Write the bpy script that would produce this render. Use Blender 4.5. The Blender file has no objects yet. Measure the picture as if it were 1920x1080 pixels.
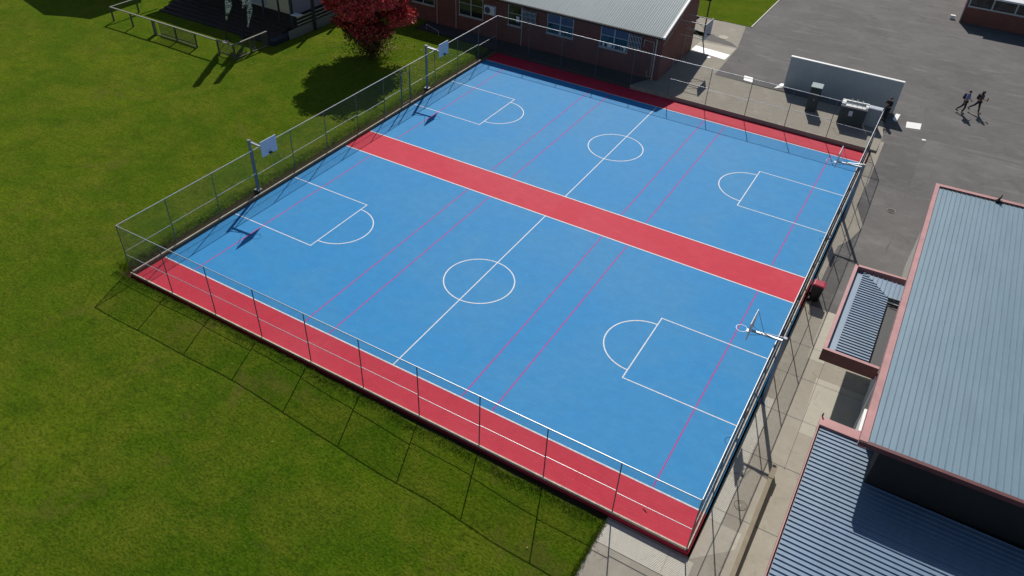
import bpy, bmesh, math, random
from mathutils import Vector, Matrix
random.seed(7)
R = math.radians
scene = bpy.context.scene
COL = scene.collection

# ------------------------------------------------------------------ helpers
class MB:
    """collects geometry; build() links it as one mesh object"""
    def __init__(s): s.v = []; s.f = []; s.mi = []
    def poly(s, pts, mi=0):
        n = len(s.v); s.v += [tuple(p) for p in pts]; s.f.append(tuple(range(n, n + len(pts)))); s.mi.append(mi); return s
    def box(s, x0, x1, y0, y1, z0, z1, mi=0):
        n = len(s.v)
        s.v += [(x0,y0,z0),(x1,y0,z0),(x1,y1,z0),(x0,y1,z0),(x0,y0,z1),(x1,y0,z1),(x1,y1,z1),(x0,y1,z1)]
        for f in ((0,3,2,1),(4,5,6,7),(0,1,5,4),(1,2,6,5),(2,3,7,6),(3,0,4,7)):
            s.f.append(tuple(n + i for i in f)); s.mi.append(mi)
        return s
    def tube(s, a, b, r, r2=None, n=8, mi=0, cap=True):
        a = Vector(a); b = Vector(b); d = (b - a)
        if d.length < 1e-6: return s
        r2 = r if r2 is None else r2
        d.normalize(); u = d.orthogonal().normalized(); w = d.cross(u); k = len(s.v)
        for p, rr in ((a, r), (b, r2)):
            for i in range(n):
                t = 2 * math.pi * i / n + math.pi / n
                s.v.append(tuple(p + (u * math.cos(t) + w * math.sin(t)) * rr))
        for i in range(n):
            j = (i + 1) % n; s.f.append((k + i, k + j, k + n + j, k + n + i)); s.mi.append(mi)
        if cap:
            s.f.append(tuple(k + i for i in reversed(range(n)))); s.f.append(tuple(k + n + i for i in range(n))); s.mi += [mi, mi]
        return s
    def path(s, pts, r, n=8, mi=0):
        for a, b in zip(pts, pts[1:]): s.tube(a, b, r, n=n, mi=mi)
        return s
    def bar(s, a, b, w, h, mi=0):
        """box beam from a to b (w across, h up)"""
        a = Vector(a); b = Vector(b); d = (b - a).normalized()
        up = Vector((0,0,1)) if abs(d.z) < .95 else Vector((0,1,0))
        sd = d.cross(up).normalized() * w / 2; u = sd.cross(d).normalized() * h / 2; k = len(s.v)
        for p in (a, b):
            for q in (-sd - u, sd - u, sd + u, -sd + u): s.v.append(tuple(p + q))
        for f in ((0,1,2,3),(7,6,5,4),(0,4,5,1),(1,5,6,2),(2,6,7,3),(3,7,4,0)):
            s.f.append(tuple(k + i for i in f)); s.mi.append(mi)
        return s
    def extrude(s, pts, z0, z1, mi=0):
        n = len(pts); k = len(s.v)
        s.v += [(x, y, z0) for x, y in pts] + [(x, y, z1) for x, y in pts]
        s.f.append(tuple(k + i for i in reversed(range(n)))); s.f.append(tuple(k + n + i for i in range(n))); s.mi += [mi, mi]
        for i in range(n):
            j = (i + 1) % n; s.f.append((k + i, k + j, k + n + j, k + n + i)); s.mi.append(mi)
        return s
    def ring(s, c, r0, r1, z, a0=0, a1=2 * math.pi, n=64, mi=0):
        k = len(s.v)
        for i in range(n + 1):
            t = a0 + (a1 - a0) * i / n
            for r in (r0, r1): s.v.append((c[0] + r * math.cos(t), c[1] + r * math.sin(t), z))
        for i in range(n):
            q = k + 2 * i; s.f.append((q, q + 1, q + 3, q + 2)); s.mi.append(mi)
        return s
    def torus(s, c, R_, r, n=24, m=6, mi=0):
        k = len(s.v)
        for i in range(n):
            t = 2 * math.pi * i / n
            for j in range(m):
                p = 2 * math.pi * j / m; q = R_ + r * math.cos(p)
                s.v.append((c[0] + q * math.cos(t), c[1] + q * math.sin(t), c[2] + r * math.sin(p)))
        for i in range(n):
            for j in range(m):
                s.f.append((k + i * m + j, k + ((i + 1) % n) * m + j, k + ((i + 1) % n) * m + (j + 1) % m, k + i * m + (j + 1) % m)); s.mi.append(mi)
        return s
    def ball(s, c, rx, ry, rz, nu=12, nv=8, mi=0):
        k = len(s.v)
        for i in range(nv + 1):
            a = -math.pi / 2 + math.pi * i / nv
            for j in range(nu):
                t = 2 * math.pi * j / nu
                s.v.append((c[0] + rx * math.cos(a) * math.cos(t), c[1] + ry * math.cos(a) * math.sin(t), c[2] + rz * math.sin(a)))
        for i in range(nv):
            for j in range(nu):
                s.f.append((k + i * nu + j, k + i * nu + (j + 1) % nu, k + (i + 1) * nu + (j + 1) % nu, k + (i + 1) * nu + j)); s.mi.append(mi)
        return s
    def build(s, name, mat, parent=None, smooth=False, bevel=0):
        me = bpy.data.meshes.new(name); me.from_pydata(s.v, [], s.f)
        for m in (mat if isinstance(mat, (list, tuple)) else [mat]): me.materials.append(m)
        me.polygons.foreach_set('material_index', s.mi)
        me.update()
        if smooth: me.polygons.foreach_set('use_smooth', [True] * len(me.polygons))
        o = bpy.data.objects.new(name, me); COL.objects.link(o)
        if parent is not None:
            o.parent = parent
            if parent.type == 'EMPTY' or True:
                o.matrix_parent_inverse = parent.matrix_basis.inverted() if parent.parent is None else Matrix.Identity(4)
        if bevel:
            b = o.modifiers.new('bevel', 'BEVEL'); b.width = bevel; b.segments = 2; b.limit_method = 'ANGLE'
        return o
# geometry of a thing is written in world coordinates unless its Empty sits at the origin
def tag(o, label=None, cat=None, group=None, kind=None):
    if label: o['label'] = label
    if cat: o['category'] = cat
    if group: o['group'] = group
    if kind: o['kind'] = kind
    return o
def thing(name, label, cat, loc=(0, 0, 0), group=None, rz=0):
    o = bpy.data.objects.new(name, None); COL.objects.link(o); o.empty_display_size = .3
    o.location = loc; o.rotation_euler = (0, 0, rz)
    return tag(o, label, cat, group)
def local(mb, name, mat, parent, **k):
    """part whose geometry is already in its parent's local space"""
    o = mb.build(name, mat, None, **k); o.parent = parent; return o
def copy_tree(o, parent=None):
    c = o.copy(); COL.objects.link(c)
    if parent is not None: c.parent = parent
    for ch in list(o.children): copy_tree(ch, c)
    return c
def struct(name, mb, mat, **k):
    return tag(mb.build(name, mat, **k), kind='structure')

# ------------------------------------------------------------------ materials
def new_mat(name):
    m = bpy.data.materials.new(name); m.use_nodes = True
    nt = m.node_tree; b = nt.nodes['Principled BSDF']
    return m, nt, b
def N(nt, t, **k):
    n = nt.nodes.new(t)
    for a, v in k.items():
        if a in n.inputs.keys() if hasattr(n.inputs, 'keys') else False: n.inputs[a].default_value = v
        else: setattr(n, a, v)
    return n
def coords(nt, scale=(1, 1, 1), rot=(0, 0, 0)):
    g = nt.nodes.new('ShaderNodeNewGeometry'); mp = nt.nodes.new('ShaderNodeMapping')
    mp.inputs['Scale'].default_value = scale; mp.inputs['Rotation'].default_value = rot
    nt.links.new(g.outputs['Position'], mp.inputs['Vector']); return mp.outputs[0]
def noise(nt, vec, scale, detail=4, rough=.6, dist=0):
    n = nt.nodes.new('ShaderNodeTexNoise'); n.inputs['Scale'].default_value = scale; n.inputs['Detail'].default_value = detail
    n.inputs['Roughness'].default_value = rough; n.inputs['Distortion'].default_value = dist
    nt.links.new(vec, n.inputs['Vector']); return n.outputs['Fac']
def ramp(nt, fac, stops):
    r = nt.nodes.new('ShaderNodeValToRGB'); e = r.color_ramp.elements
    while len(e) < len(stops): e.new(.5)
    for el, (p, c) in zip(e, stops):
        el.position = p; el.color = (c, c, c, 1) if isinstance(c, (int, float)) else (*c, 1)
    nt.links.new(fac, r.inputs[0]); return r.outputs[0]
def mix(nt, fac, a, b, mode='MIX'):
    m = nt.nodes.new('ShaderNodeMix'); m.data_type = 'RGBA'; m.blend_type = mode
    for sock, v in ((m.inputs[0], fac), (m.inputs[6], a), (m.inputs[7], b)):
        if isinstance(v, (int, float)): sock.default_value = v
        elif isinstance(v, tuple): sock.default_value = (*v, 1)
        else: nt.links.new(v, sock)
    return m.outputs[2]
def bump(nt, b, h, strength=.3, dist=.02):
    n = nt.nodes.new('ShaderNodeBump'); n.inputs['Strength'].default_value = strength; n.inputs['Distance'].default_value = dist
    nt.links.new(h, n.inputs['Height']); nt.links.new(n.outputs[0], b.inputs['Normal'])
def simple(name, col, rough=.6, var=.15, metal=0, scale=6, spec=.5, bmp=0):
    m, nt, b = new_mat(name); v = coords(nt)
    n = noise(nt, v, scale, 5)
    c = mix(nt, ramp(nt, n, [(.3, 0), (.7, 1)]), tuple(x * (1 - var) for x in col), tuple(min(1, x * (1 + var)) for x in col))
    nt.links.new(c, b.inputs['Base Color']); b.inputs['Roughness'].default_value = rough; b.inputs['Metallic'].default_value = metal
    b.inputs['Specular IOR Level'].default_value = spec
    if bmp: bump(nt, b, noise(nt, v, scale * 8, 3), bmp, .01)
    return m
def court_paint(name, col, pale, rough=.55):
    m, nt, b = new_mat(name); v = coords(nt)
    big = ramp(nt, noise(nt, v, .16, 6, .66, .8), [(.40, 0), (.66, 1)])
    fine = noise(nt, v, 26, 4, .7); mid = noise(nt, v, 1.7, 6, .7)
    c = mix(nt, big, col, pale)
    c = mix(nt, ramp(nt, mid, [(.35, 0), (.70, .46)]), c, tuple(x * .76 for x in col))
    c = mix(nt, ramp(nt, fine, [(.35, .16), (.6, 0)]), c, tuple(x * .72 for x in col))
    # scuffs and small pale specks
    sp = ramp(nt, noise(nt, v, 5.3, 3, .8), [(.66, 0), (.74, .45)])
    c = mix(nt, sp, c, tuple(min(1, x * .6 + .28) for x in pale))
    st = ramp(nt, noise(nt, coords(nt, (.7, 6, 1), (0, 0, .5)), 1.2, 4, .7), [(.56, 0), (.76, .22)])
    c = mix(nt, st, c, tuple(min(1, x * .8 + .12) for x in pale))
    nt.links.new(c, b.inputs['Base Color']); b.inputs['Roughness'].default_value = rough; b.inputs['Specular IOR Level'].default_value = .13
    bump(nt, b, fine, .12, .006); return m
def ground_mat(name, cols, rough=.85, scales=(.35, 3, 30), bmp=.25, streak=None, stain=None):
    m, nt, b = new_mat(name); v = coords(nt)
    a = ramp(nt, noise(nt, v, scales[0], 6, .65, .8), [(.3, 0), (.7, 1)])
    c = mix(nt, a, cols[0], cols[1])
    c = mix(nt, ramp(nt, noise(nt, v, scales[1], 6, .7), [(.35, 0), (.75, .5)]), c, cols[2])
    fine = noise(nt, v, scales[2], 4, .75)
    c = mix(nt, ramp(nt, fine, [(.32, .35), (.6, 0)]), c, tuple(x * .6 for x in cols[2]))
    if streak:
        s = ramp(nt, noise(nt, coords(nt, streak[0]), streak[1], 5, .65), [(.55, 0), (.75, streak[3])]); c = mix(nt, s, c, streak[2])
    if stain:
        s = ramp(nt, noise(nt, v, stain[0], 5, .75, 1.5), [(.58, 0), (.72, stain[2])]); c = mix(nt, s, c, stain[1])
    nt.links.new(c, b.inputs['Base Color']); b.inputs['Roughness'].default_value = rough; b.inputs['Specular IOR Level'].default_value = .25
    bump(nt, b, fine, bmp, .015); return m

M = {}
M['blue'] = court_paint('court blue paint', (.032, .268, .585), (.060, .280, .54), .68)
M['red'] = court_paint('court red paint', (.60, .031, .063), (.60, .052, .084), .68)
M['white_line'] = simple('line paint white', (.70, .71, .72), .7, .22, scale=10)
M['pink_line'] = simple('line paint pink', (.52, .045, .24), .8, .12, scale=9, spec=.1)
M['concrete'] = ground_mat('concrete', ((.36, .325, .265), (.43, .395, .33), (.33, .295, .235)), .9, (.5, 2.4, 34), .2, stain=(.9, (.20, .17, .12), .6), streak=((1, .5, 1), .8, (.50, .465, .40), .5))
M['concrete_light'] = ground_mat('concrete light', ((.50, .47, .39), (.55, .51, .43), (.43, .39, .31)), .9, (.6, 2.8, 34), .2, stain=(.8, (.30, .24, .14), .5))
M['apron'] = ground_mat('concrete apron', ((.31, .285, .235), (.37, .34, .285), (.27, .245, .195)), .9, (.45, 2.2, 30), .2, stain=(.7, (.17, .15, .11), .65), streak=((1, .6, 1), .9, (.46, .43, .37), .5))
M['asphalt'] = ground_mat('old asphalt', ((.118, .113, .109), (.184, .176, .170), (.107, .102, .099)), .9, (.22, 1.4, 26), .35,
                          streak=((.35, 1.6, 1), 1.1, (.235, .225, .215), .6), stain=(.45, (.07, .066, .064), .6))
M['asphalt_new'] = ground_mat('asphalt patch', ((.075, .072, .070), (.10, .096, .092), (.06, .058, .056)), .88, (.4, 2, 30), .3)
M['kerb_dark'] = ground_mat('stained kerb', ((.16, .115, .075), (.20, .15, .10), (.10, .075, .05)), .9, (.8, 4, 40), .3)
M['kerb'] = ground_mat('kerb concrete', ((.30, .25, .18), (.36, .31, .23), (.20, .16, .11)), .9, (.8, 4, 40), .3)
M['fence_rail'] = simple('galvanised rail', (.56, .57, .58), .42, .15, .5, 9)
M['fence_post'] = simple('weathered post', (.13, .145, .16), .5, .2, .4, 9)
M['wire'] = simple('galvanised wire', (.12, .135, .14), .5, .1, .4, 9)
M['sleeper'] = simple('pale timber sleeper', (.62, .54, .43), .8, .25, scale=5, bmp=.3)
M['steel'] = simple('steel paint grey', (.22, .24, .28), .45, .12, .2, 7)
M['galv'] = simple('galvanised steel', (.40, .43, .46), .4, .12, .5, 7)
M['board'] = simple('backboard paint', (.62, .66, .74), .45, .08, scale=11)
M['board_grey'] = simple('backboard grey', (.42, .46, .52), .45, .12, scale=11)
M['dark'] = simple('near black paint', (.018, .019, .022), .5, .2)
M['pink'] = simple('faded pink fascia', (.44, .205, .20), .5, .18, scale=1.3)
M['maroon'] = simple('maroon gutter', (.12, .030, .032), .5, .15, scale=3)
def roof_mat(name, a, b_, rough, stain):
    m, nt, b = new_mat(name)
    v = coords(nt); s = coords(nt, (1.0, .12, 1))
    c = mix(nt, ramp(nt, noise(nt, v, .22, 5, .6, .5), [(.3, 0), (.7, 1)]), a, b_)
    c = mix(nt, ramp(nt, noise(nt, s, 2.6, 6, .7), [(.45, 0), (.75, .55)]), c, stain)
    c = mix(nt, ramp(nt, noise(nt, v, 9, 3, .8), [(.76, 0), (.80, .6)]), c, (.62, .63, .62))
    c = mix(nt, ramp(nt, noise(nt, v, 40, 3, .7), [(.3, .25), (.6, 0)]), c, tuple(x * .6 for x in a))
    nt.links.new(c, b.inputs['Base Color']); b.inputs['Roughness'].default_value = rough; b.inputs['Metallic'].default_value = .15
    bump(nt, b, noise(nt, v, 3, 3), .08, .02); return m
M['roof_grey'] = roof_mat('grey steel roof', (.145, .235, .305), (.175, .265, .335), .5, (.115, .18, .235))
M['roof_low'] = roof_mat('blue grey steel roof', (.165, .25, .365), (.21, .28, .35), .45, (.13, .18, .23))
M['roof_pale'] = roof_mat('pale zinc roof', (.205, .255, .28), (.245, .295, .315), .5, (.165, .205, .225))
M['roof_white'] = simple('white roof sheet', (.75, .76, .78), .5, .05)
M['cream'] = simple('cream render', (.55, .53, .46), .8, .08, scale=2)
M['board_wall'] = simple('dark weatherboard', (.014, .012, .012), .8, .2, scale=3)
def brick_mat(name, axis):
    m, nt, b = new_mat(name); g = nt.nodes.new('ShaderNodeNewGeometry')
    sp = nt.nodes.new('ShaderNodeSeparateXYZ'); cb = nt.nodes.new('ShaderNodeCombineXYZ')
    nt.links.new(g.outputs['Position'], sp.inputs[0]); nt.links.new(sp.outputs[axis], cb.inputs[0]); nt.links.new(sp.outputs[2], cb.inputs[1])
    t = nt.nodes.new('ShaderNodeTexBrick'); nt.links.new(cb.outputs[0], t.inputs['Vector'])
    t.inputs['Scale'].default_value = 1; t.inputs['Brick Width'].default_value = .24; t.inputs['Row Height'].default_value = .086
    t.inputs['Mortar Size'].default_value = .008; t.inputs['Color1'].default_value = (.26, .066, .046, 1); t.inputs['Color2'].default_value = (.165, .043, .034, 1)
    t.inputs['Mortar'].default_value = (.22, .17, .14, 1)
    c = mix(nt, ramp(nt, noise(nt, coords(nt), .8, 5), [(.35, 0), (.7, .6)]), t.outputs['Color'], (.14, .055, .042))
    nt.links.new(c, b.inputs['Base Color']); b.inputs['Roughness'].default_value = .85; bump(nt, b, t.outputs['Fac'], -.3, .01); return m
M['brick_x'] = brick_mat('red brick', 0); M['brick_y'] = brick_mat('red brick gable', 1)
M['frame'] = simple('window frame paint', (.46, .47, .47), .55, .1)
def glass_mat():
    m, nt, b = new_mat('window glass'); v = coords(nt)
    c = mix(nt, ramp(nt, noise(nt, v, 1.6, 3), [(.42, 0), (.62, 1)]), (.010, .013, .018), (.045, .05, .06))
    nt.links.new(c, b.inputs['Base Color']); b.inputs['Roughness'].default_value = .05; b.inputs['Specular IOR Level'].default_value = .7; return m
M['glass'] = glass_mat()
M['blind'] = simple('blue blind', (.07, .10, .19), .4, .2, scale=3)
M['paper'] = simple('white paper', (.75, .76, .76), .7, .05)
M['pipe'] = simple('cream pipe', (.48, .42, .36), .6, .12)
M['white_paint'] = simple('white paint', (.80, .80, .78), .5, .06)
M['ac'] = simple('air conditioner casing', (.68, .69, .68), .5, .06)
M['cage'] = simple('cage bars', (.66, .67, .69), .5, .1, 0)
M['timber'] = simple('weathered timber', (.115, .11, .085), .85, .25, scale=4)
M['timber_pale'] = simple('timber rail pale', (.20, .195, .16), .8, .2, scale=4)
M['timber_dark'] = simple('dark stained timber', (.034, .022, .016), .8, .25, scale=4)
M['navy'] = simple('navy paint', (.025, .032, .05), .5, .15)
M['skirt'] = simple('grey weatherboard', (.20, .22, .22), .8, .12, scale=4)
M['pav_wall'] = simple('pavilion cream wall', (.62, .55, .40), .8, .06)
M['pav_grey'] = simple('pavilion grey panel', (.40, .43, .50), .6, .08)
M['wallgrey'] = ground_mat('grey wall render', ((.44, .48, .50), (.50, .54, .56), (.40, .44, .45)), .8, (.5, 2.5, 25), .1)
M['cab_green'] = simple('green cabinet', (.10, .19, .19), .5, .12)
M['cab_dark'] = simple('dark green cabinet', (.022, .034, .030), .5, .2)
M['stainless'] = simple('stainless steel', (.55, .57, .56), .35, .2, .6, 10)
M['panel'] = simple('blue grey panel', (.33, .38, .43), .6, .06)
M['bin'] = simple('black bin plastic', (.016, .017, .019), .4, .15)
M['bin_lid'] = simple('red bin lid', (.52, .045, .075), .28, .1)
M['rubber'] = simple('rubber', (.02, .02, .02), .8, .1)
M['skin'] = simple('skin', (.36, .20, .14), .6, .05)
M['hair'] = simple('dark hair', (.012, .010, .009), .6, .2)
M['cloth_black'] = simple('black cloth', (.022, .022, .028), .9, .2)
M['cloth_blue'] = simple('blue shirt', (.15, .19, .62), .9, .12)
M['cloth_plum'] = simple('plum shirt', (.12, .075, .12), .9, .15)
M['tan'] = simple('tan folder', (.22, .18, .11), .8, .1)
M['rust'] = simple('rusty tape', (.28, .10, .05), .8, .2)
M['banner'] = None

def lawn_mat():
    m, nt, b = new_mat('lawn grass'); v = coords(nt)
    at = nt.nodes.new('ShaderNodeAttribute'); at.attribute_name = 'soil'
    dk, md, lt, yl = (.034, .088, .004), (.066, .134, .005), (.120, .182, .007), (.180, .190, .018)
    big = ramp(nt, noise(nt, v, .075, 5, .62, .9), [(.38, 0), (.62, 1)])
    c = mix(nt, big, md, lt)
    hue = ramp(nt, noise(nt, v, .17, 5, .6, 1.2), [(.42, 0), (.66, .85)]); c = mix(nt, hue, c, (.052, .125, .004))
    patch = ramp(nt, noise(nt, v, .45, 6, .65, .7), [(.42, 0), (.70, .75)]); c = mix(nt, patch, c, yl)
    patch2 = ramp(nt, noise(nt, v, .8, 6, .7, .5), [(.50, 0), (.72, .75)]); c = mix(nt, patch2, c, dk)
    # mowing direction: long soft streaks
    stk = ramp(nt, noise(nt, coords(nt, (.5, 4.5, 1), (0, 0, .25)), 1.0, 5, .65), [(.45, 0), (.72, .45)]); c = mix(nt, stk, c, dk)
    tuft = noise(nt, coords(nt, (1, 1.8, 1), (0, 0, .4)), 7.5, 6, .75); c = mix(nt, ramp(nt, tuft, [(.36, .85), (.56, 0)]), c, tuple(x * .40 for x in dk))
    c = mix(nt, ramp(nt, tuft, [(.56, 0), (.72, .55)]), c, (.19, .22, .028))
    fine = noise(nt, v, 34, 4, .8); c = mix(nt, ramp(nt, fine, [(.36, .5), (.55, 0)]), c, tuple(x * .40 for x in dk))
    c = mix(nt, ramp(nt, fine, [(.58, 0), (.72, .5)]), c, (.23, .235, .04))
    # worn bare patches
    bare = ramp(nt, noise(nt, v, .26, 6, .72, .4), [(.58, 0), (.72, .65)]); c = mix(nt, bare, c, (.115, .092, .026))
    sn = noise(nt, v, 5.5, 5, .75)
    ad = nt.nodes.new('ShaderNodeMath'); ad.operation = 'ADD'; nt.links.new(at.outputs['Fac'], ad.inputs[0])
    sb = nt.nodes.new('ShaderNodeMath'); sb.operation = 'MULTIPLY_ADD'; sb.inputs[1].default_value = 1.2; sb.inputs[2].default_value = -.6
    nt.links.new(sn, sb.inputs[0]); nt.links.new(sb.outputs[0], ad.inputs[1])
    soil = mix(nt, ramp(nt, fine, [(.4, 0), (.65, 1)]), (.022, .018, .013), (.06, .047, .033))
    c = mix(nt, ramp(nt, ad.outputs[0], [(.45, 0), (.6, 1)]), c, soil)
    nt.links.new(c, b.inputs['Base Color']); b.inputs['Roughness'].default_value = .9; b.inputs['Specular IOR Level'].default_value = 0
    b.inputs['Sheen Weight'].default_value = .30; b.inputs['Sheen Roughness'].default_value = .45; b.inputs['Sheen Tint'].default_value = (.62, .66, .10, 1)
    h = mix(nt, .5, tuft, fine); bump(nt, b, h, .9, .06); return m
M['lawn'] = lawn_mat()
def leafy(name, stops, trans=.25, rough=.6):
    m, nt, b = new_mat(name); g = nt.nodes.new('ShaderNodeNewGeometry')
    c = ramp(nt, g.outputs['Random Per Island'], stops)
    nt.links.new(c, b.inputs['Base Color']); b.inputs['Roughness'].default_value = rough; b.inputs['Specular IOR Level'].default_value = .2
    t = nt.nodes.new('ShaderNodeBsdfTranslucent'); nt.links.new(c, t.inputs[0]); mx = nt.nodes.new('ShaderNodeMixShader'); mx.inputs[0].default_value = trans
    out = nt.nodes['Material Output']; nt.links.new(b.outputs[0], mx.inputs[1]); nt.links.new(t.outputs[0], mx.inputs[2]); nt.links.new(mx.outputs[0], out.inputs[0]); return m
M['leaf_red'] = leafy('red leaves', [(0, (.26, .018, .022)), (.3, (.66, .045, .06)), (.7, (.72, .075, .075)), (.9, (.42, .07, .04)), (1, (.50, .16, .06))], .03)
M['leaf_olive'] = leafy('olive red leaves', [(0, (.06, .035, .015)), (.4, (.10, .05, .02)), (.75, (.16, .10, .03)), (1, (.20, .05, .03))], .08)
M['grass'] = leafy('grass blades', [(0, (.045, .10, .006)), (.5, (.09, .165, .010)), (.85, (.15, .21, .02)), (1, (.24, .23, .07))], .35, .9)
M['fallen'] = leafy('fallen leaves', [(0, (.30, .29, .06)), (.5, (.38, .36, .14)), (1, (.25, .08, .03))], .1)
M['bark'] = simple('bark', (.06, .045, .035), .9, .3, scale=8, bmp=.5)

# ------------------------------------------------------------------ camera, sun, sky
cam = bpy.data.cameras.new('camera'); cam.sensor_width = 36; cam.lens = 1434.069 / 1920 * 36; cam.clip_end = 2000
co = bpy.data.objects.new('camera', cam); COL.objects.link(co)
co.location = (30.4211, -16.3335, 24.1363); co.rotation_euler = (.8900, -.0402, .5289); scene.camera = co
D = Vector((.42, -1.10, -1.0))
sun = bpy.data.lights.new('sun', 'SUN'); sun.energy = 4.4; sun.angle = R(.53); sun.color = (1, .95, .88)
so = bpy.data.objects.new('sun', sun); COL.objects.link(so); so.location = (-20, 60, 60); so.rotation_euler = D.to_track_quat('-Z', 'Y').to_euler()
W = bpy.data.worlds.new('World'); scene.world = W; W.use_nodes = True
nt = W.node_tree; bg = nt.nodes['Background']; sky = nt.nodes.new('ShaderNodeTexSky'); sky.sky_type = 'NISHITA'; sky.sun_disc = False
sky.sun_elevation = math.atan2(1, math.hypot(D.x, D.y)); sky.sun_rotation = math.atan2(-D.x, -D.y); sky.air_density = 1; sky.dust_density = .6; sky.ozone_density = 1.5
nt.links.new(sky.outputs[0], bg.inputs[0]); bg.inputs[1].default_value = .062
scene.view_settings.view_transform = 'Standard'; scene.view_settings.look = 'None'; scene.view_settings.exposure = 0; scene.view_settings.gamma = 1

# ------------------------------------------------------------------ terrain
def lerp_table(t, x):
    if x <= t[0][0]: return t[0][1]
    for (a, va), (b, vb) in zip(t, t[1:]):
        if x <= b: return va + (vb - va) * (x - a) / (b - a)
    return t[-1][1]
def zlawn(x): return lerp_table([(-1, .33), (9, .34), (12, .27), (14.5, .15), (17.5, .04), (20, 0), (23, -.12), (26, -.17), (40, -.3)], x)
def zpath(y): return lerp_table([(17.4, -.38), (26, -.38), (31.5, -.12), (37, .276), (60, .276)], y)
EX0, EX1, EY0, EY1 = -.30, 29.01, .45, 35.30     # slab outline
def lawn_z(x, y):
    if y < EY0: dx = max(EX0 - x, 0, x - 25.8 if False else 0); d = math.hypot(dx, EY0 - y); 
    else: d = max(EX0 - x, 0)
    if y > EY0 and x > EX0: d = 0
    full = zlawn(x) + .025 * math.sin(x * .9 + y * .4) * math.sin(y * .7 - x * .3) * min(1, d)
    edge = -.18 if y < EY0 else lerp_table([(EY0, -.18), (3, .05), (6, .12)], y)
    t = min(max((d - .10) / .45, 0), 1); t = t * t * (3 - 2 * t)
    return edge + (full - edge) * t, d
def axis(*segs):
    out = []
    for a, b, st in segs:
        n = max(1, round((b - a) / st)); out += [a + (b - a) * i / n for i in range(n)]
    return out + [segs[-1][1]]
xs = axis((-320, -60, 65), (-60, -8, 2), (-8, -2, .75), (-2, -.9, .22), (-.9, EX0, .1), (EX0, .2, .1), (.2, 25.9, .6))
ys = axis((-200, -40, 40), (-40, -8, 2), (-8, -2, .75), (-2, -.4, .2), (-.4, EY0, .082), (EY0, 3, .43), (3, 35, .8), (35, 52, 1.5), (52, 330, 70))
mb = MB(); idx = {}; soil = []
def vid(i, j):
    if (i, j) not in idx:
        z, d = lawn_z(xs[i], ys[j]); idx[i, j] = len(mb.v); mb.v.append((xs[i], ys[j], z))
        soil.append(max(0, 1 - d / .62) if (ys[j] < 36) else 0)
    return idx[i, j]
for i in range(len(xs) - 1):
    for j in range(len(ys) - 1):
        if xs[i + 1] > EX0 + .001 and ys[j + 1] > EY0 + .001: continue
        if xs[i] > -9 and ys[j] > 34.9: continue
        mb.f.append((vid(i, j), vid(i + 1, j), vid(i + 1, j + 1), vid(i, j + 1))); mb.mi.append(0)
lawn = struct('lawn', mb, M['lawn'], smooth=True)
at = lawn.data.attributes.new('soil', 'FLOAT', 'POINT'); at.data.foreach_set('value', soil)
# the ground under everything, reaching the horizon
struct('ground', MB().poly([(-900, -900, -1.2), (900, -900, -1.2), (900, 900, -1.2), (-900, 900, -1.2)]), M['lawn'])
# far lawn by the yard
mb = MB().poly([(-12, 52.8, .284), (15.62, 52.95, .284), (15.75, 64, .284), (16.4, 110, .284), (-60, 110, .284)])
struct('lawn', mb, M['lawn'])
struct('kerb', MB().bar((15.66, 52.95, .30), (15.80, 66, .30), .10, .06), M['cream'])
# grass blades along the ragged edges
gb = MB(); rnd = random.Random(3)
def blade(x, y, z, h):
    a = rnd.uniform(0, 6.28); w = rnd.uniform(.006, .014); lx, ly = rnd.gauss(0, .5) * h, rnd.gauss(0, .5) * h
    gb.poly([(x - w * math.cos(a), y - w * math.sin(a), z - .02), (x + w * math.cos(a), y + w * math.sin(a), z - .02), (x + lx, y + ly, z + h)])
def tuft(x, y, n, h):
    z, d = lawn_z(x, y)
    for _ in range(n): blade(x + rnd.gauss(0, .04), y + rnd.gauss(0, .04), z, h * rnd.uniform(.5, 1.2))
for _ in range(5200):
    x = rnd.uniform(-.6, 25.7); d = .34 + abs(rnd.gauss(0, .22)) + .10 * math.sin(x * 2.1) * math.sin(x * .63); tuft(x, EY0 - d, 4, .075)
for _ in range(3000):
    y = rnd.uniform(.2, 34.5); d = .36 + abs(rnd.gauss(0, .26)) + .1 * math.sin(y * 1.9); tuft(EX0 - d, y, 4, .065)
for _ in range(900):
    y = rnd.uniform(-6, .2); tuft(25.86 + rnd.gauss(0, .05), y, 4, .07)
for _ in range(2600):
    a, b_ = rnd.uniform(-30, 25.5), rnd.uniform(-9, -.3); tuft(a, b_, 3, .055)
tag(gb.build('grass', M['grass']), kind='stuff')

# ------------------------------------------------------------------ court
y1, y2, y3, y4 = 2.35, 16.59, 19.035, 33.57
XR = 28.715
mb = MB()
for a, b_, mi in ((EY0, y1, 1), (y1, y2, 0), (y2, y3, 1), (y3, y4, 0), (y4, EY1, 1)):
    n = len(mb.v); mb.box(EX0 + .02, EX1, a, b_, -.62, 0, mi)
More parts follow.
